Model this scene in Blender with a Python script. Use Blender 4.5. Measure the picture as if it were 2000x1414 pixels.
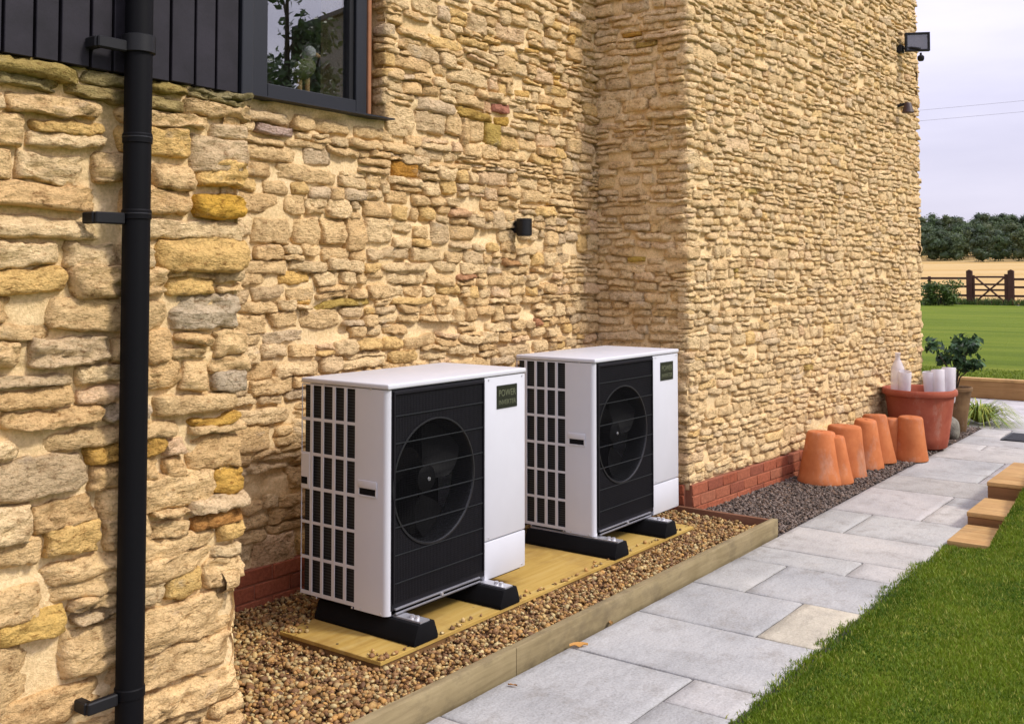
import bpy, bmesh, math, random
import numpy as np
from mathutils import Vector, Matrix

# ------------------------------------------------------------------ reset
for o in list(bpy.data.objects):
    bpy.data.objects.remove(o, do_unlink=True)
S = bpy.context.scene
COL = S.collection
R = math.radians
rnd = random.Random(7)

# ------------------------------------------------------------------ camera
cam_d = bpy.data.cameras.new("camera")
cam_d.sensor_fit = 'HORIZONTAL'
cam_d.sensor_width = 36.0
cam_d.lens = 36.09
cam_d.shift_y = -0.1235
cam_d.clip_start = 0.05
cam_d.clip_end = 4000
cam = bpy.data.objects.new("camera", cam_d)
COL.objects.link(cam)
YAW, PITCH, HC = 0.6363, 0.039, 1.6685
cam.location = (0, 0, HC)
cam.rotation_euler = (math.pi / 2 + PITCH, 0, YAW - math.pi / 2)
S.camera = cam

# ------------------------------------------------------------------ sky, sun, exposure
SUN_EL, SUN_AZ = R(44), R(-72)            # azimuth measured from +X towards +Y
w = bpy.data.worlds.new("World")
S.world = w
w.use_nodes = True
nt = w.node_tree
nt.nodes.clear()
wo = nt.nodes.new('ShaderNodeOutputWorld')
bg = nt.nodes.new('ShaderNodeBackground')
sky = nt.nodes.new('ShaderNodeTexSky')
sky.sky_type = 'NISHITA'
sky.sun_disc = False
sky.sun_elevation = SUN_EL
sky.sun_rotation = math.pi / 2 - SUN_AZ
sky.dust_density = 3.0
bg.inputs['Strength'].default_value = 0.10
# overcast deck: soft cloud layer over the clear sky (CIE overcast: zenith brighter than horizon)
tc = nt.nodes.new('ShaderNodeTexCoord')
sep = nt.nodes.new('ShaderNodeSeparateXYZ')
nt.links.new(tc.outputs['Generated'], sep.inputs[0])
mp = nt.nodes.new('ShaderNodeMapping')
mp.inputs['Scale'].default_value = (1.0, 1.0, 4.5)
nt.links.new(tc.outputs['Generated'], mp.inputs[0])
nz = nt.nodes.new('ShaderNodeTexNoise')
nz.inputs['Scale'].default_value = 2.6
nz.inputs['Detail'].default_value = 6
nz.inputs['Roughness'].default_value = 0.5
nt.links.new(mp.outputs[0], nz.inputs['Vector'])
cr = nt.nodes.new('ShaderNodeValToRGB')
cr.color_ramp.elements[0].position = 0.30
cr.color_ramp.elements[0].color = (4.6, 4.45, 5.7, 1)
cr.color_ramp.elements[1].position = 0.70
cr.color_ramp.elements[1].color = (6.1, 5.85, 7.05, 1)
nt.links.new(nz.outputs['Fac'], cr.inputs[0])
mr = nt.nodes.new('ShaderNodeMapRange')
mr.inputs['From Min'].default_value = 0.0
mr.inputs['From Max'].default_value = 1.0
mr.inputs['To Min'].default_value = 0.585
mr.inputs['To Max'].default_value = 1.9
nt.links.new(sep.outputs['Z'], mr.inputs['Value'])
vm = nt.nodes.new('ShaderNodeVectorMath')
vm.operation = 'SCALE'
nt.links.new(cr.outputs[0], vm.inputs[0])
nt.links.new(mr.outputs[0], vm.inputs['Scale'])
mx = nt.nodes.new('ShaderNodeMix')
mx.data_type = 'RGBA'
mx.inputs[0].default_value = 0.93
nt.links.new(sky.outputs[0], mx.inputs['A'])
nt.links.new(vm.outputs[0], mx.inputs['B'])
nt.links.new(mx.outputs['Result'], bg.inputs[0])
nt.links.new(bg.outputs[0], wo.inputs[0])

sd = bpy.data.lights.new("sun", 'SUN')
sd.energy = 1.5
sd.angle = R(10)
sd.color = (1.0, 0.95, 0.87)
sun = bpy.data.objects.new("sun", sd)
COL.objects.link(sun)
sv = Vector((math.cos(SUN_EL) * math.cos(SUN_AZ), math.cos(SUN_EL) * math.sin(SUN_AZ), math.sin(SUN_EL)))
sun.rotation_euler = sv.to_track_quat('Z', 'Y').to_euler()
sun.location = sv * 60

S.view_settings.view_transform = 'Standard'
S.view_settings.look = 'None'
S.view_settings.gamma = 1
S.view_settings.use_curve_mapping = False
S.view_settings.exposure = 1.08
S.render.engine = 'CYCLES'

# ------------------------------------------------------------------ noise (numpy)
_L = np.random.RandomState(5).rand(32, 32, 32)
def vnoise(P):
    P = np.asarray(P, float)
    i = np.floor(P).astype(int)
    f = P - i
    f = f * f * (3 - 2 * f)
    i0 = i & 31
    i1 = (i + 1) & 31
    x0, y0, z0 = i0[..., 0], i0[..., 1], i0[..., 2]
    x1, y1, z1 = i1[..., 0], i1[..., 1], i1[..., 2]
    fx, fy, fz = f[..., 0], f[..., 1], f[..., 2]
    a = _L[x0, y0, z0] * (1 - fx) + _L[x1, y0, z0] * fx
    b = _L[x0, y1, z0] * (1 - fx) + _L[x1, y1, z0] * fx
    c = _L[x0, y0, z1] * (1 - fx) + _L[x1, y0, z1] * fx
    d = _L[x0, y1, z1] * (1 - fx) + _L[x1, y1, z1] * fx
    return ((a * (1 - fy) + b * fy) * (1 - fz) + (c * (1 - fy) + d * fy) * fz) * 2 - 1
def fbm(P, octv=4, gain=0.5):
    P = np.asarray(P, float)
    s = 0
    a = 1.0
    t = 0
    for k in range(octv):
        s = s + a * vnoise(P * (2.03 ** k) + 11.7 * k)
        t += a
        a *= gain
    return s / t

# ------------------------------------------------------------------ object helpers
def tag(o, label=None, cat=None, group=None, kind=None):
    if label: o['label'] = label
    if cat: o['category'] = cat
    if group: o['group'] = group
    if kind: o['kind'] = kind
    return o
def thing(name, loc, label, cat, group=None, rz=0.0):
    e = bpy.data.objects.new(name, None)
    e.empty_display_size = 0.1
    COL.objects.link(e)
    e.location = loc
    e.rotation_euler = (0, 0, rz)
    return tag(e, label, cat, group)
def link(name, me, mat=None, parent=None, loc=(0, 0, 0)):
    o = bpy.data.objects.new(name, me)
    COL.objects.link(o)
    if mat is not None and len(me.materials) == 0:
        me.materials.append(mat)
    if parent is not None: o.parent = parent
    o.location = loc
    return o
def pymesh(name, V, F, smooth=False, tint=None):
    me = bpy.data.meshes.new(name)
    me.from_pydata([tuple(v) for v in V], [], F)
    if smooth:
        me.polygons.foreach_set('use_smooth', [True] * len(me.polygons))
    if tint is not None:
        t = np.ones((len(me.vertices), 4), np.float32)
        t[:, :3] = tint
        a = me.color_attributes.new('tint', 'FLOAT_COLOR', 'POINT')
        a.data.foreach_set('color', t.ravel())
    me.update()
    return me
def npmesh(name, V, faces, smooth=False, tint=None):
    """fast mesh; faces: array (n,k) or a list of such arrays"""
    V = np.asarray(V, np.float32)
    if not isinstance(faces, list): faces = [faces]
    loops = np.concatenate([f.ravel() for f in faces]).astype(np.int32)
    tot = np.concatenate([np.full(len(f), f.shape[1], np.int32) for f in faces])
    st = np.concatenate([[0], np.cumsum(tot)[:-1]]).astype(np.int32)
    me = bpy.data.meshes.new(name)
    me.vertices.add(len(V))
    me.vertices.foreach_set('co', V.ravel())
    me.loops.add(len(loops))
    me.loops.foreach_set('vertex_index', loops)
    me.polygons.add(len(tot))
    me.polygons.foreach_set('loop_start', st)
    if smooth: me.polygons.foreach_set('use_smooth', np.ones(len(tot), bool))
    if tint is not None:
        t = np.ones((len(V), 4), np.float32)
        t[:, :3] = tint
        a = me.color_attributes.new('tint', 'FLOAT_COLOR', 'POINT')
        a.data.foreach_set('color', t.ravel())
    me.update(calc_edges=True)
    me.validate()
    return me
class BM:
    """collects shapes into one mesh"""
    def __init__(self): self.bm = bmesh.new()
    def box(self, x0, x1, y0, y1, z0, z1, bevel=0.0, seg=2, M=None):
        b = bmesh.new()
        bmesh.ops.create_cube(b, size=1)
        for v in b.verts:
            v.co = Vector((x0 + (v.co.x + .5) * (x1 - x0), y0 + (v.co.y + .5) * (y1 - y0), z0 + (v.co.z + .5) * (z1 - z0)))
        if bevel > 0:
            bmesh.ops.bevel(b, geom=b.edges[:], offset=bevel, segments=seg, profile=0.5, affect='EDGES')
        self._add(b, M)
        return self
    def _add(self, b, M=None):
        if M is not None: b.transform(M)
        me = bpy.data.meshes.new('tmp')
        b.to_mesh(me)
        b.free()
        self.bm.from_mesh(me)
        bpy.data.meshes.remove(me)
    def tube(self, pts, r, n=8, caps=True):
        pts = [Vector(p) for p in pts]
        rr = r if isinstance(r, (list, tuple)) else [r] * len(pts)
        rings = []
        t0 = (pts[1] - pts[0]).normalized()
        up = Vector((0, 0, 1)) if abs(t0.z) < .9 else Vector((1, 0, 0))
        a = t0.cross(up).normalized()
        for i, p in enumerate(pts):
            t = (pts[min(i + 1, len(pts) - 1)] - pts[max(i - 1, 0)]).normalized()
            a = (a - t * a.dot(t)).normalized()
            b = t.cross(a)
            rings.append([self.bm.verts.new(p + (a * math.cos(k * 2 * math.pi / n) + b * math.sin(k * 2 * math.pi / n)) * rr[i]) for k in range(n)])
        for i in range(len(rings) - 1):
            for k in range(n):
                self.bm.faces.new((rings[i][k], rings[i][(k + 1) % n], rings[i + 1][(k + 1) % n], rings[i + 1][k]))
        if caps:
            self.bm.faces.new(rings[0][::-1])
            self.bm.faces.new(rings[-1])
        return self
    def lathe(self, prof, n=32, c=(0, 0, 0), M=None, wob=0.0):
        b = bmesh.new()
        rings = []
        for (r, z) in prof:
            if r < 1e-6:
                rings.append([b.verts.new((c[0], c[1], c[2] + z))])
            else:
                rings.append([b.verts.new((c[0] + r * math.cos(2 * math.pi * k / n), c[1] + r * math.sin(2 * math.pi * k / n), c[2] + z)) for k in range(n)])
        for i in range(len(rings) - 1):
            A, B = rings[i], rings[i + 1]
            for k in range(n):
                k2 = (k + 1) % n
                if len(A) == 1 and len(B) == 1: continue
                if len(A) == 1: b.faces.new((A[0], B[k2], B[k]))
                elif len(B) == 1: b.faces.new((A[k], A[k2], B[0]))
                else: b.faces.new((A[k], A[k2], B[k2], B[k]))
        bmesh.ops.recalc_face_normals(b, faces=b.faces[:])
        self._add(b, M)
        return self
    def prism(self, poly, d0, d1, axis='y', bevel=0.0):
        """poly: 2-D points; extruded along axis from d0 to d1"""
        b = bmesh.new()
        def pt(p, d):
            return {'y': (p[0], d, p[1]), 'x': (d, p[0], p[1]), 'z': (p[0], p[1], d)}[axis]
        A = [b.verts.new(pt(p, d0)) for p in poly]
        B = [b.verts.new(pt(p, d1)) for p in poly]
        n = len(poly)
        for k in range(n): b.faces.new((A[k], A[(k + 1) % n], B[(k + 1) % n], B[k]))
        b.faces.new(A[::-1])
        b.faces.new(B)
        bmesh.ops.recalc_face_normals(b, faces=b.faces[:])
        if bevel > 0:
            bmesh.ops.bevel(b, geom=b.edges[:], offset=bevel, segments=2, profile=.5, affect='EDGES')
        self._add(b)
        return self
    def mesh(self, name, smooth=None):
        me = bpy.data.meshes.new(name)
        self.bm.to_mesh(me)
        self.bm.free()
        if smooth is not None:
            for p in me.polygons: p.use_smooth = True
            if smooth < 180:
                try: me.set_sharp_from_angle(angle=R(smooth))
                except Exception: pass
        return me
    def build(self, name, mat, parent=None, smooth=30, loc=(0, 0, 0)):
        return link(name, self.mesh(name, smooth), mat, parent, loc)
def children(o): return [c for c in bpy.data.objects if c.parent == o]
def copy_tree(o, parent=None):
    kids = children(o)
    c = o.copy()
    COL.objects.link(c)
    c.parent = parent
    for k in kids: copy_tree(k, c)
    return c

# ------------------------------------------------------------------ materials
class MT:
    def __init__(self, name, rough=0.8, spec=0.3):
        self.m = bpy.data.materials.new(name)
        self.m.use_nodes = True
        self.t = self.m.node_tree
        self.b = self.t.nodes['Principled BSDF']
        self.b.inputs['Roughness'].default_value = rough
        self.b.inputs['Specular IOR Level'].default_value = spec
        self.bumps = None
    def n(self, t, **k):
        x = self.t.nodes.new(t)
        for a, v in k.items():
            if a in x.inputs: x.inputs[a].default_value = v
            else: setattr(x, a, v)
        return x
    def coord(self, kind='world', scale=(1, 1, 1), rot=(0, 0, 0)):
        if kind == 'world': s = self.n('ShaderNodeNewGeometry').outputs['Position']
        else: s = self.n('ShaderNodeTexCoord').outputs['Object']
        mp = self.n('ShaderNodeMapping')
        mp.inputs['Scale'].default_value = scale
        mp.inputs['Rotation'].default_value = rot
        self.t.links.new(s, mp.inputs[0])
        return mp.outputs[0]
    def noise(self, scale, detail=4, rough=.55, co=None, dist=0.0):
        x = self.n('ShaderNodeTexNoise')
        x.inputs['Scale'].default_value = scale
        x.inputs['Detail'].default_value = detail
        x.inputs['Roughness'].default_value = rough
        x.inputs['Distortion'].default_value = dist
        self.t.links.new(co if co is not None else self.coord(), x.inputs['Vector'])
        return x.outputs['Fac']
    def voro(self, scale, co=None, feature='F1', out='Distance'):
        x = self.n('ShaderNodeTexVoronoi')
        x.feature = feature
        x.inputs['Scale'].default_value = scale
        self.t.links.new(co if co is not None else self.coord(), x.inputs['Vector'])
        return x.outputs[out]
    def ramp(self, f, stops):
        x = self.n('ShaderNodeValToRGB')
        e = x.color_ramp.elements
        while len(e) < len(stops): e.new(.5)
        for i, (p, c) in enumerate(stops):
            e[i].position = p
            e[i].color = (c, c, c, 1) if isinstance(c, (int, float)) else (*c, 1)
        self.t.links.new(f, x.inputs[0])
        return x.outputs[0]
    def mul(self, a, b, fac=1.0, mode='MULTIPLY'):
        x = self.n('ShaderNodeMix', data_type='RGBA', blend_type=mode)
        x.inputs[0].default_value = fac
        for s, v in (('A', a), ('B', b)):
            if isinstance(v, tuple): x.inputs[s].default_value = (*v, 1)
            else: self.t.links.new(v, x.inputs[s])
        return x.outputs['Result']
    def mixf(self, f, a, b):
        x = self.n('ShaderNodeMix', data_type='RGBA')
        self.t.links.new(f, x.inputs[0])
        for s, v in (('A', a), ('B', b)):
            if isinstance(v, tuple): x.inputs[s].default_value = (*v, 1)
            else: self.t.links.new(v, x.inputs[s])
        return x.outputs['Result']
    def attr(self, name='tint'):
        x = self.n('ShaderNodeAttribute')
        x.attribute_name = name
        return x.outputs['Color']
    def objrand(self):
        return self.n('ShaderNodeObjectInfo').outputs['Random']
    def color(self, c):
        if isinstance(c, tuple): self.b.inputs['Base Color'].default_value = (*c, 1)
        else: self.t.links.new(c, self.b.inputs['Base Color'])
        return self
    def bump(self, f, strength=.4, dist=.01):
        x = self.n('ShaderNodeBump')
        x.inputs['Strength'].default_value = strength
        x.inputs['Distance'].default_value = dist
        self.t.links.new(f, x.inputs['Height'])
        if self.bumps is not None: self.t.links.new(self.bumps, x.inputs['Normal'])
        self.bumps = x.outputs[0]
        self.t.links.new(self.bumps, self.b.inputs['Normal'])
        return self
    def rough(self, f):
        self.t.links.new(f, self.b.inputs['Roughness'])
        return self

def plain(name, col, rough=.6, spec=.4, metal=0.0, var=.08, bump=0.0, bscale=200):
    m = MT(name, rough, spec)
    f = m.noise(9, 5, .6, m.coord('obj'))
    m.color(m.mul(col, m.ramp(f, [(.3, 1 - var), (.7, 1 + var * .5)])))
    m.b.inputs['Metallic'].default_value = metal
    if bump: m.bump(m.noise(bscale, 3, .6, m.coord('obj')), bump, .002)
    return m.m

# stone: tint attribute x mottling, lichen and dirt specks, fine relief
def stone_mat():
    m = MT('rubble_stone', .95, .15)
    co = m.coord()
    big = m.ramp(m.noise(14, 5, .65, co), [(.25, (.55, .48, .40)), (.48, (1, 1, 1)), (.75, (1.14, 1.13, 1.10))])
    fine = m.ramp(m.noise(95, 4, .7, co), [(.3, (.58, .50, .40)), (.48, (1.0, 1.0, 1.0)), (.6, (1.06, 1.06, 1.06))])
    c = m.mul(m.attr(), big)
    c = m.mul(c, fine, .8)
    crag = m.ramp(m.noise(30, 6, .72, m.coord('world', (1, 1, 2.0))), [(.34, (.38, .28, .19)), (.46, (1, 1, 1))])
    c = m.mul(c, crag, .85)
    lich = m.ramp(m.noise(6.5, 6, .7, m.coord('world', (1, 1, 1.6))), [(.60, 0.0), (.72, 1.0)])
    c = m.mixf(m.mul(lich, (.45, .45, .45)), c, (.42, .36, .28))
    m.color(c)
    m.bump(m.noise(38, 5, .65, m.coord('world', (1, 1, 2.2))), 1.0, .03)
    m.bump(m.noise(170, 4, .7, co), .6, .004)
    return m.m
def mortar_mat():
    m = MT('lime_mortar', .97, .1)
    co = m.coord()
    c = m.ramp(m.noise(5, 5, .6, co), [(.3, (.78, .57, .295)), (.7, (.87, .665, .385))])
    c = m.mul(c, m.ramp(m.noise(80, 4, .7, co), [(.3, (.75, .72, .66)), (.6, (1.05, 1.05, 1.05))]))
    m.color(c)
    m.bump(m.noise(60, 5, .7, co), .7, .01)
    m.bump(m.noise(240, 3, .7, co), .5, .003)
    return m.m
MAT = {}
MAT['stone'] = stone_mat()
MAT['mortar'] = mortar_mat()
def brick_mat():
    m = MT('red_brick', .9, .2)
    co = m.coord()
    c = m.ramp(m.objrand(), [(0, (.27, .078, .038)), (.4, (.33, .10, .05)), (.75, (.31, .115, .062)), (1, (.23, .068, .038))])
    c = m.mul(c, m.ramp(m.noise(45, 5, .7, co), [(.3, (.65, .62, .6)), (.65, (1.15, 1.12, 1.1))]))
    m.color(c)
    m.bump(m.noise(120, 4, .7, co), .5, .004)
    return m.m
MAT['brick'] = brick_mat()
MAT['brick_mortar'] = plain('brick_mortar', (.30, .12, .07), .95, .1, var=.2, bump=.4)
MAT['plank'] = plain('charcoal_timber', (.017, .0145, .020), .6, .25, var=.4, bump=.25, bscale=60)
MAT['frame'] = plain('anthracite_frame', (.014, .016, .021), .45, .35)
MAT['oakstrip'] = plain('oak_strip', (.30, .13, .06), .6, .3, var=.2)
MAT['pipe'] = plain('black_pipe', (.003, .003, .004), .6, .12)
MAT['black'] = plain('black_plastic', (.007, .007, .008), .5, .3)
MAT['white'] = plain('white_enamel', (.56, .565, .595), .38, .45, var=.02)
MAT['panel'] = plain('dark_panel', (.0065, .006, .0085), .6, .22, var=.15)
MAT['guard'] = plain('guard_wire', (.016, .018, .020), .5, .3)
MAT['bell'] = plain('bell_mouth', (.009, .0095, .011), .4, .4)
MAT['fan'] = plain('fan_blade', (.0022, .0022, .0025), .6, .15)
MAT['dark'] = plain('dark_interior', (.008, .008, .009), .8, .1)
MAT['fins'] = None
MAT['alu'] = plain('aluminium', (.62, .62, .64), .35, .5, metal=.7)
MAT['reflector'] = plain('reflector', (.26, .23, .23), .4, .4)
MAT['rubber'] = plain('rubber', (.005, .005, .0055), .85, .12, var=.25, bump=.3)
MAT['badge'] = plain('badge', (.018, .020, .014), .3, .5)
MAT['badge_text'] = plain('badge_text', (.12, .13, .075), .5, .3)
def fin_mat():
    m = MT('fins', .6, .3)
    wv = m.n('ShaderNodeTexWave', wave_type='BANDS', bands_direction='Z')
    wv.inputs['Scale'].default_value = 24
    m.t.links.new(m.coord('obj'), wv.inputs['Vector'])
    m.color(m.ramp(wv.outputs['Fac'], [(.3, (.006, .006, .007)), (.8, (.030, .032, .034))]))
    return m.m
MAT['fins'] = fin_mat()
def wood_mat(name, a, b, axis='x', knots=True, rough=.8, grime=0.0):
    m = MT(name, rough, .2)
    sc = {'x': (.8, 14, 14), 'y': (14, .8, 14), 'z': (14, 14, .8)}[axis]
    co = m.coord('world', sc)
    g = m.noise(2.2, 6, .65, co, .6)
    c = m.ramp(g, [(.28, a), (.5, tuple((x + y) / 2 for x, y in zip(a, b))), (.72, b)])
    f2 = m.noise(3.0, 5, .6)
    c = m.mul(c, m.ramp(f2, [(.3, (.78, .76, .7)), (.65, (1.08, 1.08, 1.08))]))
    if knots:
        k = m.ramp(m.voro(2.3, m.coord('world', (1, 1.6, 1.6))), [(.05, 1.0), (.085, 0.0)])
        c = m.mixf(k, c, (.10, .055, .02))
    if grime:
        gm = m.ramp(m.noise(6, 7, .75, m.coord('world', (.6, 1, 1))), [(.50, 0.0), (.66, 1.0)])
        c = m.mixf(m.mul(gm, (grime, grime, grime)), c, (.11, .085, .05))
    m.color(c)
    m.bump(g, .25, .003)
    m.bump(m.noise(150, 3, .6), .2, .002)
    return m.m
MAT['edging'] = wood_mat('treated_board', (.19, .145, .075), (.31, .25, .135), grime=.6)
def ply_mat():
    m = MT('yellow_ply', .8, .2)
    g_ = m.noise(2.2, 6, .65, m.coord('world', (.7, 12, 12)), .6)
    c = m.ramp(g_, [(.28, (.33, .205, .042)), (.5, (.41, .27, .068)), (.72, (.46, .33, .11))])
    st = m.ramp(m.noise(3.2, 7, .7), [(.50, 0.0), (.68, 1.0)])
    c = m.mixf(m.mul(st, (.5, .5, .5)), c, (.22, .12, .035))
    sp = m.ramp(m.voro(9), [(.04, 1.0), (.07, 0.0)])
    c = m.mixf(m.mul(sp, (.6, .6, .6)), c, (.14, .08, .03))
    m.color(c)
    m.bump(g_, .25, .003)
    return m.m
MAT['ply'] = ply_mat()
MAT['ply_edge'] = wood_mat('ply_edge', (.16, .085, .03), (.22, .12, .05), knots=False)
MAT['sleeper'] = wood_mat('oak_sleeper', (.36, .20, .075), (.55, .36, .155), grime=.35, axis='y')
MAT['face'] = wood_mat('shade_toned_face', (.24, .13, .05), (.36, .21, .09), axis='y', knots=False)  # front of the sleeper edge: browner than its top, shade put into the colour
MAT['riser'] = wood_mat('shade_toned_riser', (.16, .075, .03), (.26, .13, .055), axis='y', knots=False)  # step fronts: same timber as the treads, darkened to paint in their shaded side
MAT['endboard'] = wood_mat('dark_board', (.13, .055, .03), (.19, .09, .05), axis='y', knots=False)
MAT['fence'] = wood_mat('brown_fence', (.055, .025, .018), (.085, .042, .03), axis='y', knots=False)
def slab_mat():
    m = MT('sandstone_slab', .85, .25)
    co = m.coord()
    c = m.ramp(m.noise(2.2, 6, .6, co), [(.3, (.315, .308, .295)), (.5, (.39, .38, .362)), (.72, (.44, .422, .395))])
    c = m.mul(c, m.attr())
    st = m.ramp(m.noise(4.5, 8, .75, co), [(.51, 0.0), (.66, 1.0)])
    c = m.mixf(m.mul(st, (.5, .5, .5)), c, (.20, .18, .15))
    sp = m.ramp(m.voro(11), [(.035, 1.0), (.06, 0.0)])
    c = m.mixf(m.mul(sp, (.5, .5, .5)), c, (.16, .14, .11))
    m.color(m.mul(c, m.ramp(m.noise(90, 4, .7, co), [(.3, (.76, .76, .74)), (.6, (1.05, 1.05, 1.05))])))
    m.bump(m.noise(9, 6, .6, m.coord('world', (1, 1.6, 1))), .65, .016)
    m.bump(m.noise(140, 3, .7, co), .25, .002)
    return m.m
MAT['slab'] = slab_mat()
MAT['joint'] = plain('grey_joint', (.10, .095, .09), .95, .1, var=.25, bump=.4)
def tint_mat(name, rough=.8, spec=.3, bscale=0, b=.3, trans=0.0):
    m = MT(name, rough, spec)
    c = m.attr()
    if bscale:
        c = m.mul(c, m.ramp(m.noise(bscale, 4, .7), [(.3, (.72, .7, .68)), (.6, (1.08, 1.08, 1.08))]))
        m.bump(m.noise(bscale, 4, .7), b, .003)
    m.color(c)
    if trans:
        m.b.inputs['Subsurface Weight'].default_value = 0
        tr = m.n('ShaderNodeBsdfTranslucent')
        m.t.links.new(c if not isinstance(c, tuple) else m.attr(), tr.inputs['Color'])
        mixs = m.n('ShaderNodeMixShader')
        mixs.inputs[0].default_value = trans
        out = m.t.nodes['Material Output']
        m.t.links.new(m.b.outputs[0], mixs.inputs[1])
        m.t.links.new(tr.outputs[0], mixs.inputs[2])
        m.t.links.new(mixs.outputs[0], out.inputs[0])
    return m.m
MAT['pebble'] = tint_mat('pebble', .7, .35, 160, .2)
MAT['slate'] = tint_mat('slate_chip', .85, .25, 120, .4)
MAT['leaf'] = tint_mat('leaf', .55, .35, 0, 0, .25)
MAT['blade'] = tint_mat('grass_blade', .6, .3, 0, 0, .3)
def soil(name, a, b, sc=25):
    m = MT(name, .97, .1)
    m.color(m.ramp(m.noise(sc, 5, .7), [(.3, a), (.7, b)]))
    m.bump(m.noise(sc * 2, 4, .7), .6, .02)
    return m.m
MAT['gravel_bed'] = soil('gravel_bed', (.10, .055, .03), (.24, .14, .075), 60)
MAT['dark_bed'] = soil('dark_bed', (.045, .038, .036), (.12, .10, .095), 60)
MAT['earth'] = soil('earth', (.05, .06, .02), (.09, .10, .035), 10)
def lawn_mat():
    m = MT('lawn', .95, .1)
    c = m.ramp(m.noise(1.1, 6, .6, m.coord('world', (1.0, .12, 1))), [(.3, (.075, .115, .009)), (.5, (.11, .152, .012)), (.7, (.155, .185, .02))])
    c = m.mul(c, m.ramp(m.noise(26, 4, .75), [(.3, (.7, .72, .65)), (.65, (1.12, 1.1, 1.1))]))
    m.color(c)
    m.bump(m.noise(60, 3, .8), .7, .03)
    return m.m
MAT['lawn'] = lawn_mat()
def field_mat():
    m = MT('stubble', .95, .1)
    c = m.ramp(m.noise(.05, 6, .6, m.coord('world', (1, .25, 1))), [(.3, (.37, .235, .075)), (.55, (.43, .30, .125)), (.75, (.45, .35, .18))])
    c = m.mul(c, m.ramp(m.noise(1.5, 5, .7), [(.3, (.8, .78, .72)), (.65, (1.08, 1.08, 1.08))]))
    m.color(c)
    return m.m
MAT['field'] = field_mat()
def terracotta(name, a, b):
    m = MT(name, .85, .2)
    co = m.coord('obj')
    c = m.ramp(m.noise(7, 6, .65, co), [(.28, a), (.7, b)])
    bl = m.ramp(m.noise(4, 6, .7, m.coord('obj', (1, 1, .6))), [(.52, 0.0), (.70, 1.0)])
    c = m.mixf(m.mul(bl, (.42, .42, .42)), c, (.52, .40, .32))
    dk = m.ramp(m.noise(2.6, 7, .72, m.coord('obj', (1.5, 1.5, .7))), [(.54, 0.0), (.68, 1.0)])
    c = m.mixf(m.mul(dk, (.4, .4, .4)), c, (.16, .075, .04))
    c = m.mul(c, m.ramp(m.objrand(), [(0, (.88, .86, .84)), (1, (1.06, 1.06, 1.06))]))
    m.color(c)
    m.bump(m.noise(60, 4, .6, m.coord('obj', (1, 1, 3))), .25, .003)
    return m.m
MAT['terra'] = terracotta('terracotta', (.40, .115, .036), (.53, .185, .066))
MAT['terra_red'] = terracotta('red_terracotta', (.28, .062, .034), (.37, .105, .058))
MAT['terra_brown'] = terracotta('brown_glaze', (.12, .065, .03), (.24, .15, .07))
MAT['bark'] = soil('bark', (.035, .028, .022), (.085, .07, .055), 18)
MAT['rock'] = soil('rock', (.10, .09, .07), (.28, .26, .21), 22)

def glass_mat(name, refl, tintc, rough=0.0):
    m = MT(name)
    t = m.t
    fr = m.n('ShaderNodeLayerWeight')
    pw_ = m.n('ShaderNodeMath')
    pw_.operation = 'POWER'
    pw_.inputs[1].default_value = 5.0
    t.links.new(fr.outputs['Facing'], pw_.inputs[0])
    mr_ = m.n('ShaderNodeMapRange')
    mr_.inputs['To Min'].default_value = refl
    mr_.inputs['To Max'].default_value = 1.0
    t.links.new(pw_.outputs[0], mr_.inputs['Value'])
    g = m.n('ShaderNodeBsdfGlossy')
    g.inputs['Roughness'].default_value = rough
    tr = m.n('ShaderNodeBsdfTransparent')
    tr.inputs['Color'].default_value = (*tintc, 1)
    mi = m.n('ShaderNodeMixShader')
    t.links.new(mr_.outputs[0], mi.inputs[0])
    t.links.new(tr.outputs[0], mi.inputs[1])
    t.links.new(g.outputs[0], mi.inputs[2])
    t.links.new(mi.outputs[0], t.nodes['Material Output'].inputs[0])
    return m.m
MAT['glass'] = glass_mat('window_glass', .29, (.9, .92, .92))
MAT['lampglass'] = glass_mat('lamp_glass', .12, (.8, .8, .8), .15)
def clear_plastic():
    m = MT('cloudy_plastic', .25, .5)
    m.color((.78, .74, .76))
    tr = m.n('ShaderNodeBsdfTransparent')
    mi = m.n('ShaderNodeMixShader')
    mi.inputs[0].default_value = .55
    m.t.links.new(tr.outputs[0], mi.inputs[1])
    m.t.links.new(m.b.outputs[0], mi.inputs[2])
    m.t.links.new(mi.outputs[0], m.t.nodes['Material Output'].inputs[0])
    return m.m
MAT['plastic'] = clear_plastic()

# ------------------------------------------------------------------ view helper (only ranks stones by apparent size)
_f = Vector((math.cos(YAW) * math.cos(PITCH), math.sin(YAW) * math.cos(PITCH), math.sin(PITCH)))
_r = Vector((math.sin(YAW), -math.cos(YAW), 0))
_u = _r.cross(_f)
def in_view(p):
    v = Vector(p) - Vector((0, 0, HC))
    d = v.dot(_f)
    if d < .2: return 0.0
    x = 1000 + 2005 * v.dot(_r) / d
    y = 460 - 2005 * v.dot(_u) / d
    return 1.0 / d if (-20 < x < 2020 and -20 < y < 1434) else 0.0

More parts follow.
